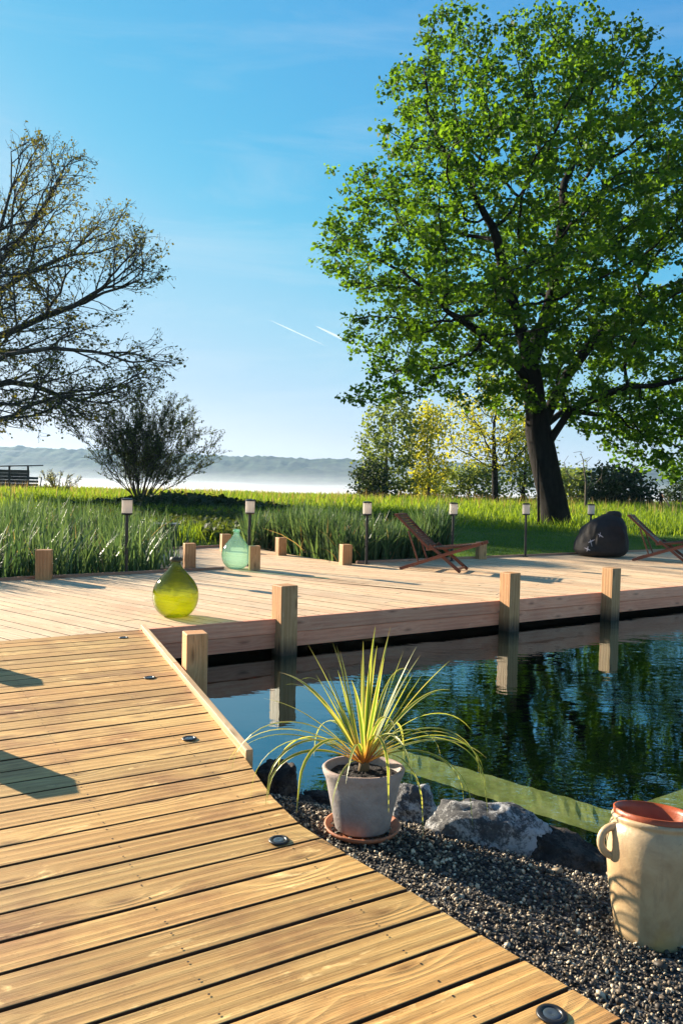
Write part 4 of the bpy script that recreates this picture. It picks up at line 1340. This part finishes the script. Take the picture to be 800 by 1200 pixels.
GB = 'trees beyond the meadow'
small_tree('leafy_tree', 452, 580, 58, [(416, 530), (422, 500), (438, 470), (470, 458), (490, 480), (485, 540), (488, 578), (425, 580)], M['lf_mid'], M['bark2'], 'loose mid green tree at the left end of the tree group', 'tree', 560, 14, .30, .22, seed=2, group=GB, thin=.1)
small_tree('evergreen_bush', 438, 582, 52, [(415, 578), (420, 545), (440, 538), (455, 556), (458, 580)], M['lf_dark'], M['bark'], 'dark low bush at the foot of the loose green tree', 'bush', 220, 26, .28, .18, depth=1.6, seed=3, rmax=.08)
small_tree('yellow_tree', 502, 582, 60, [(480, 580), (478, 540), (482, 488), (500, 462), (522, 480), (530, 530), (524, 575)], M['lf_yel'], M['bark2'], 'narrow yellow leaved tree in the middle of the tree group', 'tree', 420, 16, .30, .20, seed=4, group=GB, thin=.1)
small_tree('budding_tree', 580, 588, 50, [(520, 520), (518, 470), (545, 440), (590, 430), (630, 445), (645, 500), (630, 548), (560, 548), (535, 545)], M['lf_yel'], M['bark'], 'tree in first yellow green leaf with a forked dark trunk', 'tree', 700, 12, .30, .15, depth=3.4, rmax=.2, seed=5, group=GB, thin=.3)
small_tree('leafy_tree', 612, 588, 53, [(595, 580), (590, 530), (600, 480), (630, 478), (650, 520), (640, 582)], M['lf_mid'], M['bark'], 'thin green tree close to the left of the big trunk', 'tree', 420, 12, .32, .19, seed=6, group=GB, thin=.2)
small_tree('hedge_bush', 548, 584, 62, [(520, 584), (522, 552), (545, 542), (575, 545), (590, 560), (592, 586)], M['lf_mid'], M['bark2'], 'pale green bush behind the budding tree', 'bush', 480, 18, .32, .2, depth=2, seed=7, rmax=.08)
small_tree('hedge_bush', 500, 582, 66, [(480, 582), (482, 556), (500, 548), (522, 556), (526, 583)], M['lf_mid'], M['bark2'], 'low bush under the yellow tree', 'bush', 340, 18, .32, .2, depth=2, seed=17, rmax=.08)
small_tree('evergreen_bush', 725, 592, 52, [(690, 590), (694, 556), (710, 543), (745, 548), (764, 560), (768, 590)], M['lf_dark'], M['bark'], 'broad dark bush behind the lawn right of the big trunk', 'bush', 600, 22, .3, .2, depth=2.4, seed=8, rmax=.1)
small_tree('bare_sapling', 686, 594, 40, [(655, 560), (660, 535), (690, 520), (715, 535), (712, 570), (690, 575)], M['lf_mid'], M['bark2'], 'small pale barked sapling almost without leaves behind a lamp', 'tree', 150, 1, .15, .10, depth=1.5, seed=9, rmax=.07, thin=.6)
small_tree('leafy_tree', 668, 590, 60, [(640, 588), (640, 555), (660, 545), (692, 552), (698, 588)], M['lf_mid'], M['bark2'], 'green thicket directly behind the big trunk', 'thicket', 460, 18, .32, .2, depth=2.2, seed=10, rmax=.1)
small_tree('hedge_bush', 800, 592, 60, [(775, 590), (780, 572), (800, 566), (830, 568), (850, 592)], M['lf_dark'], M['bark2'], 'low dark hedge at the right edge behind the fence posts', 'bush', 300, 18, .3, .2, depth=1.6, seed=12, rmax=.08)

bx_, by_ = -26.0, 45.0  # place of an unseen tree, added only to shade the lawn
def blob_tree(x, y, hh, r_, label, seed):
    z0 = gz(x, y); g = random.Random(seed)
    seeds.clear(); seeds.append((Vector((x, y, z0 - .1)), None))
    addpath(0, [Vector((x, y, z0 + .6 * k)) for k in range(1, int(hh * .4 / .6))])
    att = []
    while len(att) < 1500:
        v = Vector((g.uniform(-1, 1), g.uniform(-1, 1), g.uniform(-1, 1)))
        if v.length < 1: att.append(Vector((x + v.x * r_, y + v.y * r_, z0 + hh * .63 + v.z * hh * .36)))
    nodes, par = colonize(seeds, att, .5, 8, .7, 90, .14, 0, seed)
    th = thing('leafy_tree', (x, y, z0), 0, label, 'tree')
    inv = Vector((x, y, z0)); nodes = [v - inv for v in nodes]
    tk, rad, ch = skeleton_mesh('trunk', nodes, par, .015, 2.3, M['bark'], th, rmax=.4)
    cs = [tuple(v) for i, v in enumerate(nodes) if rad[i] < .09]
    leaves('crown', cs, 12, .28, .3, M['lf_mid'], th, seed, .3)
blob_tree(bx_, by_, 17.5, 4.8, 'tall leafy tree added unseen outside the left edge to shade the lawn', 77)

# stake beside the big tree
p = atD(631, 612, TD - 1.0); z0 = gz(p.x, p.y)
mb = MB(); mb.tube([(0, 0, -.2), (-.06, 0, 1.2), (-.13, .02, 2.35)], [.05, .045, .04], 8)
tag(mb.build('tree_stake', M['bark'], loc=(p.x, p.y, z0)), 'thin dark stake standing left of the big tree trunk', 'stake')
# fence posts
for px, py, D, h, tl, lb in ((773.5, 590, 48, .95, 0, 'dark thick fence post right of the broad dark bush'), (786, 592, 44, 1.0, -32, 'pale fence post leaning left'), (797, 591, 46, .95, 0, 'thin upright fence post at the right edge')):
    p = atD(px, py, D); z0 = gz(p.x, D)
    mb = MB(); wd = .16 if tl == 0 and px < 780 else .07
    mb.beam((0, 0, -.2), (0, 0, h), wd, wd, up=(0, 1, 0))
    o = mb.build('fence_post', M['bark'] if px < 780 else M['post2'] if 'post2' in M else M['bord'], loc=(p.x, D, z0), bevel=.008); o.rotation_euler = (0, R(tl), 0)
    tag(o, lb, 'fence post', 'fence posts at the meadow end')
# leaning stick and shelter at the left
p = atD(47, 572, 58); z0 = gz(p.x, 58)
mb = MB(); mb.beam((0, 0, -.2), (.12, 0, .95), .07, .07, up=(0, 1, 0)); tag(mb.build('fence_post', M['bark'], loc=(p.x, 58, z0)), 'short leaning post beside the open shelter', 'fence post', 'fence posts at the meadow end')
SD = 58
p = atD(-10, 572, SD); z0 = gz(p.x, SD)
sh = thing('field_shelter', (p.x, SD, z0), R(6), 'dark timber field shelter with a flat sloping roof in the meadow', 'shelter')
M['shed'] = simple('weathered dark boards', (.05, .042, .036), .85, nscale=3, namp=.3)
xr = 3.35; 
mb = MB(); mb.faces([(-2.6, -1.5, 1.52), (xr, -1.5, 1.78), (xr, 1.6, 1.86), (-2.6, 1.6, 1.6), (-2.6, -1.5, 1.60), (xr, -1.5, 1.86), (xr, 1.6, 1.94), (-2.6, 1.6, 1.68)], [(3, 2, 1, 0), (4, 5, 6, 7), (0, 1, 5, 4), (1, 2, 6, 5), (2, 3, 7, 6), (3, 0, 4, 7)])
mb.build('roof', M['shed'], sh)
for k in range(5):
    x = -2.3 + k * 1.33
    mb = MB(); mb.beam((x, -1.2, -.1), (x, -1.2, 1.62 + .04 * k), .12, .12, up=(0, 1, 0)); mb.build('upright', M['shed'], sh)
mb = MB()
for k in range(6): mb.beam((-2.4, -1.13, .12 + k * .245), (3.1, -1.13, .14 + k * .245), .03, .237)
mb.build('front_wall', M['shed'], sh)
mb = MB()
for k in range(4): mb.beam((3.05, -1.1, .14 + k * .25), (3.05, 1.3, .14 + k * .25), .03, .2)
mb.build('side_wall', M['shed'], sh)
# small sapling beside the shelter
stems_shrub(66, 578, 50, 9, 1.3, .9, M['lf_yel'], M['bark2'], 'low twiggy bush right of the shelter', 'bush', 'twiggy_bush', .04, 9, .008, leafp=.08, per=1)
# dark tub in the reeds
p = at(191, 640, -.1)
th = thing('garden_tub', (p.x, p.y, -.34), R(20), 'dark boxy tub half hidden among the reeds beside the far jetty', 'tub')
mb = MB(); mb.faces([(-.24, -.2, 0), (.24, -.2, 0), (.24, .2, 0), (-.24, .2, 0), (-.30, -.25, .72), (.30, -.25, .72), (.30, .25, .72), (-.30, .25, .72)], [(3, 2, 1, 0), (0, 1, 5, 4), (1, 2, 6, 5), (2, 3, 7, 6), (3, 0, 4, 7), (4, 5, 6, 7)])
mb.build('shell', M['black'], th, bevel=.01)
mb = MB(); mb.beam((-.33, 0, .735), (.33, 0, .735), .56, .03); mb.build('rim', simple('grey plastic rim', (.09, .10, .11), .5), th, bevel=.005)

# ------------------------------------------------------------------ reeds and grasses
def blade_strip(segs, bend):
    V = []; Fc = []
    for i in range(segs + 1):
        t_ = i / segs; w_ = .5 * (1 - t_ ** 2.2) * (.8 + .2 * min(1, t_ * 4)) + .02
        x = bend * t_ ** 2.4; z = t_ - .25 * abs(bend) * t_ ** 3
        V += [(x, -w_, z), (x, w_, z)]
    for i in range(segs): Fc.append((2 * i, 2 * i + 1, 2 * i + 3, 2 * i + 2))
    return np.array(V), np.array(Fc)


def blades(name, x, y, z, h, w, mt, bends=(.05, .2, .4, .7), segs=5, lean=.12, label='', cat='grass', seed=1, broken=0):
    g = np.random.default_rng(seed); n = len(x); allV = []; allF = []; rr = []; base_ = 0
    pick = g.integers(0, len(bends), n)
    for k, bd in enumerate(bends):
        s_ = np.where(pick == k)[0]
        if not len(s_): continue
        tv, tf = blade_strip(segs, bd)
        az = g.uniform(0, 2 * np.pi, len(s_))
        X = np.stack([np.cos(az), np.sin(az), 0 * az], 1); ln = g.normal(size=(len(s_), 2)) * lean
        Z = np.stack([ln[:, 0], ln[:, 1], np.ones(len(s_))], 1); Z /= np.linalg.norm(Z, axis=1)[:, None]
        X -= (X * Z).sum(1)[:, None] * Z; X /= np.linalg.norm(X, axis=1)[:, None]; Y = np.cross(Z, X)
        sc_ = np.stack([h[s_], w[s_], h[s_]], 1)
        V, Fq = scatter(tv, tf, np.stack([x[s_], y[s_], z[s_]], 1), X, Y, Z, sc_)
        allV.append(V); allF.append(Fq + base_); base_ += len(V); rr.append(np.repeat(g.random(len(s_)), len(tf)))
    o = np_mesh(name, np.concatenate(allV), np.concatenate(allF), np.concatenate(rr), mt, kind='stuff')
    tag(o, label, cat); return o

def pip(X_, Y_, P):
    c = np.zeros(len(X_), bool); j = len(P) - 1
    for i in range(len(P)):
        cond = ((P[i][1] > Y_) != (P[j][1] > Y_)) & (X_ < (P[j][0] - P[i][0]) * (Y_ - P[i][1]) / (P[j][1] - P[i][1] + 1e-12) + P[i][0])
        c ^= cond; j = i
    return c
q = lambda px, py: xy(at(px, py))
reedL = [bl(-5), (bl(0)[0], bl(0)[1] + .12), (q(180, 671)[0], q(180, 671)[1] + .22), q(184, 650), q(178, 640), (-3.2, 16.3), (-5, 17.5), (-11, 19), (-14, 14)]
reedR = [(q(312, 645)[0] + .15, q(312, 645)[1] + .25), (q(398, 660)[0] + .1, q(398, 660)[1] + .25), (br(-.3)[0], br(-.3)[1] + .2), (br(1.55)[0], br(1.55)[1] + .15), (br(1.5)[0], br(1.5)[1] + 1.3), (.6, 15.4), (-.6, 16.6), (-2.0, 17.3), (-1.9, 15.6)]
def pts_in(P, n, seed):
    g = np.random.default_rng(seed); P_ = np.array(P); out = []
    x0, y0 = P_.min(0); x1, y1 = P_.max(0); X_ = []; Y_ = []
    while sum(map(len, X_)) < n:
        a = g.uniform(x0, x1, n); b = g.uniform(y0, y1, n); k = pip(a, b, P); X_.append(a[k]); Y_.append(b[k])
    return np.concatenate(X_)[:n], np.concatenate(Y_)[:n]
for nm, P_, n, lb, sd_ in (('reeds', reedL, 11000, 'thick bed of green iris reeds behind the left side of the deck', 1), ('reeds', reedR, 6500, 'thick bed of green iris reeds behind the middle of the deck', 2)):
    x, y = pts_in(P_, n, sd_)
    g = np.random.default_rng(sd_ + 50)
    pat = np.array([noise.noise(Vector((a * .9, b * .9, sd_))) for a, b in zip(x, y)])
    h = (1.05 + .28 * pat + g.normal(0, .11, n)) * (1 + .10 * sm((y - 12) / 4))
    if sd_ == 1: h *= (.93 + .12 * sm((-x - 3) / 4)); 
    else: h *= np.where(x > 1.0, .86, 1.0)
    z = np.maximum(ground_z(x, y), -.38)
    blades(nm, x, y, z, h, g.uniform(.026, .05, n), M['reed'], bends=(.03, .1, .18, .3, .5), lean=.11, label=lb, cat='reeds', seed=sd_)
for P_, n, sd_ in ((reedL, 700, 61), (reedR, 420, 62)):
    x, y = pts_in(P_, n, sd_); g = np.random.default_rng(sd_)
    blades('reeds', x, y, np.maximum(ground_z(x, y), -.38), g.uniform(.6, 1.25, n), g.uniform(.012, .03, n), M['seed'], bends=(.1, .3, .6, .9), lean=.22, label='dry straw coloured reed leaves among the green ones', cat='reeds', seed=sd_)
# stray blades in front of the far jetty
x, y = pts_in([q(184, 668), q(214, 667), q(212, 660), q(186, 655)], 45, 9)
blades('reeds', x, y + .0, np.full(45, -.36), rng.uniform(.8, 1.15, 45), np.full(45, .024), M['reed'], bends=(.1, .3), lean=.16, label='few loose reed blades in front of the jetty post', cat='reeds', seed=5)

# bank vegetation, meadow, lawn
def grass_patch(name, n, x0, x1, ya, yb_, hfun, w, mt, lb, seed, cond=None, power=1.0, bends=(.1, .3, .6), lean=.25):
    g = np.random.default_rng(seed)
    D = ya + (yb_ - ya) * g.random(n) ** power
    X_ = g.uniform(x0, x1, n) * D
    k = np.ones(n, bool) if cond is None else cond(X_, D)
    X_, D = X_[k], D[k]
    h = hfun(X_, D, g); wd = w * (D / 20) ** .8 * g.uniform(.6, 1.4, len(D))
    return blades(name, X_, D, ground_z(X_, D) - .02, h, wd, mt, bends=bends, segs=3, lean=lean, label=lb, cat='grass', seed=seed)
mb_ok = lambda X_, D: (D > np.interp(X_, MB_X, MB_Y) + .05)
notlawn = lambda X_, D: mb_ok(X_, D) & ~((X_ > 1.2) & (D < 25 - 0 * X_))
def pat(X_, D, s_, o_): return np.array([noise.noise(Vector((a * s_, b * s_, o_))) for a, b in zip(X_, D)])
grass_patch('bank_grass', 26000, -.62, .12, 16, 30, lambda X_, D, g: .26 + .16 * pat(X_, D, .5, 2) + g.random(len(X_)) * .22, .022, M['grass'], 'rough green grass on the bank behind the reeds', 21, lambda X_, D: notlawn(X_, D), 1.2)
grass_patch('meadow_grass', 70000, -.62, .62, 24, 66, lambda X_, D, g: .18 + .12 * pat(X_, D, .3, 4) + g.random(len(X_)) ** 2 * .30, .022, M['grass'], 'sunlit yellow green meadow grass reaching to the valley edge', 22, None, 1.0)
grass_patch('seed_grass', 2500, -.62, .62, 34, 66, lambda X_, D, g: .5 + g.random(len(X_)) * .3, .012, M['seed'], 'sparse dry reddish seed stalks in the meadow', 23, None, 1.0, bends=(.05, .2), lean=.1)
grass_patch('lawn_grass', 80000, .02, .62, 13.4, 26, lambda X_, D, g: .045 + .03 * pat(X_, D, 1.2, 7) + g.random(len(X_)) * .05, .010, M['lawn'], 'short lawn behind the deck under the big tree', 24, lambda X_, D: mb_ok(X_, D) & (X_ > 1.2), 1.5, lean=.4)
# leafy ground cover mound on the bank, the shrub's shade put into its dark leaves
g = np.random.default_rng(31); n = 7000
cx = g.normal(0, 1, n); cy = g.normal(0, 1, n)
X_ = -6.8 + cx * 2.6; Y_ = 33 + cy * 2.6
k = (cx ** 2 + cy ** 2 < 3.2)
X_, Y_ = X_[k], Y_[k]; hh = .55 * np.exp(-((X_ + 6.8) ** 2 + (Y_ - 33) ** 2) / 9.0)
c3 = np.stack([X_, Y_, ground_z(X_, Y_) + hh * g.random(len(X_)) ** .5], 1)
o = leaves('ground_cover', c3, 3, .12, .16, M['lf_dark'], None, 33, .4); o['kind'] = 'stuff'; tag(o, 'leafy undergrowth round the foot of the shrub, coloured dark for shade', 'undergrowth')
n = 22000  # low plants with dark leaves standing in for shade on the bank
X_ = g.uniform(-9.5, 2.0, n); Y_ = g.uniform(18.5, 27, n)
k = np.array([noise.noise(Vector((a * .45, b * .6, 3.3))) for a, b in zip(X_, Y_)]) > -.14
X_, Y_ = X_[k], Y_[k]
c3 = np.stack([X_, Y_, ground_z(X_, Y_) + g.random(len(X_)) * .32], 1)
o = leaves('ground_cover', c3, 2, .09, .11, M['lf_bush'], None, 34, .4); o['kind'] = 'stuff'; tag(o, 'low plants on the bank behind the teal demijohn, coloured dark for shade', 'undergrowth')

# ------------------------------------------------------------------ mist and haze
def closed_slab(name, x0, x1, y0, y1, zb, topf, mt, nx_=90, ny_=24):
    X_ = np.linspace(x0, x1, nx_); Y_ = np.linspace(y0, y1, ny_); V = []; 
    for y in Y_:
        for x in X_: V.append((x, y, topf(x, y)))
    for y in Y_:
        for x in X_: V.append((x, y, zb))
    n_ = nx_ * ny_; Fc = []
    for j in range(ny_ - 1):
        for i in range(nx_ - 1):
            a = j * nx_ + i; Fc.append((a, a + 1, a + nx_ + 1, a + nx_)); Fc.append((n_ + a + nx_, n_ + a + nx_ + 1, n_ + a + 1, n_ + a))
    for i in range(nx_ - 1):
        Fc.append((n_ + i, n_ + i + 1, i + 1, i)); k_ = (ny_ - 1) * nx_ + i; Fc.append((k_, k_ + 1, n_ + k_ + 1, n_ + k_))
    for j in range(ny_ - 1):
        a = j * nx_; Fc.append((a, a + nx_, n_ + a + nx_, n_ + a)); b_ = a + nx_ - 1; Fc.append((n_ + b_, n_ + b_ + nx_, b_ + nx_, b_))
    me = bpy.data.meshes.new(name); me.from_pydata(V, [], Fc); me.materials.append(mt)
    o = bpy.data.objects.new(name, me); COL.objects.link(o); o['kind'] = 'stuff'; return o
def tf(b_, amp, o_):
    def f(x, y):
        e = min(sm((y - 420) / 800), sm((1640 - y) / 200)); return -15.5 + (b_ + 15.5 + amp * (noise.noise(Vector((x * .004, y * .006, o_))) + .5 * noise.noise(Vector((x * .012, y * .012, o_ + 4))))) * float(e)
    return f
for k, (b_, amp) in enumerate(((-3, 5), (4, 10), (12, 18), (20, 26), (30, 34))):
    o = closed_slab('valley_mist', -2300, 2300, 400 + k * 30, 1660 + k * 8, -17.5 - k * .3, tf(b_, amp, k * 3.1), MIST[k])
    tag(o, 'white morning mist lying in the valley below the hills', 'mist', 'layers of valley mist')
mb = MB()
x0, x1, y0, y1, z0, z1 = -2700, 2700, -460, 2700, -19.6, 118
mb.faces([(x0, y0, z0), (x1, y0, z0), (x1, y1, z0), (x0, y1, z0), (x0, y0, z1), (x1, y0, z1), (x1, y1, z1), (x0, y1, z1)], [(3, 2, 1, 0), (4, 5, 6, 7), (0, 1, 5, 4), (1, 2, 6, 5), (2, 3, 7, 6), (3, 0, 4, 7)])
hz = mb.build('haze', M['haze']); hz['kind'] = 'stuff'

# ------------------------------------------------------------------ contrails
m, nt = mat('vapour trail'); t = NT(nt)
lw = t.n('ShaderNodeLayerWeight'); lw.inputs[0].default_value = .5
uvx = t.sep(t.obj())[0]
nz = t.noise(t.obj(), .004, 4, .6)
fad = t.math('MULTIPLY', t.math('SUBTRACT', 1.0, lw.outputs['Facing'], clamp=True), t.math('MULTIPLY', nz, .38))
df = t.n('ShaderNodeBsdfDiffuse'); df.inputs[0].default_value = (.9, .9, .9, 1)
tl = t.n('ShaderNodeBsdfTranslucent'); tl.inputs[0].default_value = (.9, .9, .9, 1)
ad = t.n('ShaderNodeMixShader'); t.l(df.outputs[0], ad.inputs[1]); t.l(tl.outputs[0], ad.inputs[2])
tp = t.n('ShaderNodeBsdfTransparent'); mx = t.n('ShaderNodeMixShader'); t.l(fad, mx.inputs[0]); t.l(tp.outputs[0], mx.inputs[1]); t.l(ad.outputs[0], mx.inputs[2]); t.out(mx)
for (ax, ay, bx, by, r1, r2, lb) in ((314, 374, 385, 407, 6, 13, 'long thin contrail slanting down in the middle of the sky'), (370, 382, 432, 412, 16, 22, 'short wide contrail beside the big tree crown')):
    mb = MB(); A_ = atD(ax, ay, 9000); B_ = atD(bx, by, 9300); N = 14
    mb.tube([A_.lerp(B_, k / N) for k in range(N + 1)], [max(.5, (r1 + (r2 - r1) * k / N) * math.sin(math.pi * min(1, (k + .2) / N * 1.0) ** .7)) for k in range(N + 1)], 10, cap=False)
    o = mb.build('contrail', m, smooth=True); o['kind'] = 'structure'; o['label'] = lb

# ------------------------------------------------------------------ light and sky
SUN_EL = R(19.0); saz = math.atan2(.588, -.81)
sdir = Vector((math.cos(SUN_EL) * math.cos(saz), math.cos(SUN_EL) * math.sin(saz), math.sin(SUN_EL)))
sl_ = bpy.data.lights.new('sun', 'SUN'); sl_.energy = 5.0; sl_.angle = R(.55); sl_.color = (1.0, .88, .70)
so = bpy.data.objects.new('sun', sl_); COL.objects.link(so); so.rotation_euler = sdir.to_track_quat('Z', 'Y').to_euler()
so.location = (0, 0, 50)
wd = bpy.data.worlds.new('World'); scene.world = wd; wd.use_nodes = True
nt = wd.node_tree; nt.nodes.clear(); t = NT(nt)
sky = t.n('ShaderNodeTexSky'); sky.sky_type = 'NISHITA'; sky.sun_disc = False
sky.sun_elevation = SUN_EL; sky.sun_rotation = math.atan2(sdir.x, sdir.y); sky.air_density = 1.0; sky.dust_density = .25; sky.ozone_density = 1.6; sky.altitude = 100
sc1 = t.n('ShaderNodeVectorMath', operation='SCALE'); sc1.inputs['Scale'].default_value = .1; t.l(sky.outputs[0], sc1.inputs[0])
# film response of the sky, channel by channel
cv = t.n('ShaderNodeRGBCurve'); cm_ = cv.mapping
for ci, pts_ in enumerate((((0, 0), (.05, .055), (.105, .085), (.188, .145), (.275, .35), (.485, .59), (.7, .80), (1, .9)),
                           ((0, 0), (.08, .10), (.13, .23), (.176, .39), (.292, .574), (.423, .72), (.648, .80), (.776, .87), (1, .92)),
                           ((0, 0), (.17, .36), (.23, .58), (.296, .80), (.468, .912), (.59, .96), (1, 1)))):
    c_v = cm_.curves[ci]
    while len(c_v.points) < len(pts_): c_v.points.new(.5, .5)
    for k_, (px_, py_) in enumerate(pts_): c_v.points[k_].location = (px_, py_); c_v.points[k_].handle_type = 'AUTO_CLAMPED'
cm_.update(); t.l(sc1.outputs[0], cv.inputs['Color'])
hs = t.n('ShaderNodeVectorMath', operation='SCALE'); hs.inputs['Scale'].default_value = 4.7; t.l(cv.outputs[0], hs.inputs[0])
# thin cirrus
tc = nt.nodes.new('ShaderNodeTexCoord').outputs['Generated']
mp = t.n('ShaderNodeMapping'); mp.inputs['Rotation'].default_value = (0, R(-9), R(0)); mp.inputs['Scale'].default_value = (1.3, 1.0, 9.0); t.l(tc, mp.inputs[0])
cn = t.noise(mp.outputs[0], 1.9, 7, .62, dist=.6)
cz = t.sep(tc)[2]
cm = t.math('MULTIPLY', t.ramp(cn, [(.48, 0.0), (.76, .30)]), t.ramp(cz, [(.02, .3), (.15, 1.0), (.55, .5)]))
cc = t.mix(cm, hs.outputs[0], (4.3, 4.7, 4.9))
bg = t.n('ShaderNodeBackground'); bg.inputs[1].default_value = .064; t.l(cc, bg.inputs[0])
o_ = t.n('ShaderNodeOutputWorld'); t.l(bg.outputs[0], o_.inputs[0])

scene.view_settings.view_transform = 'Standard'; scene.view_settings.look = 'None'
scene.view_settings.exposure = 1.62; scene.view_settings.gamma = 1.0; scene.view_settings.use_curve_mapping = False
scene.cycles.volume_bounces = 1
scene.cycles.transparent_max_bounces = 24
scene.cycles.max_bounces = 8
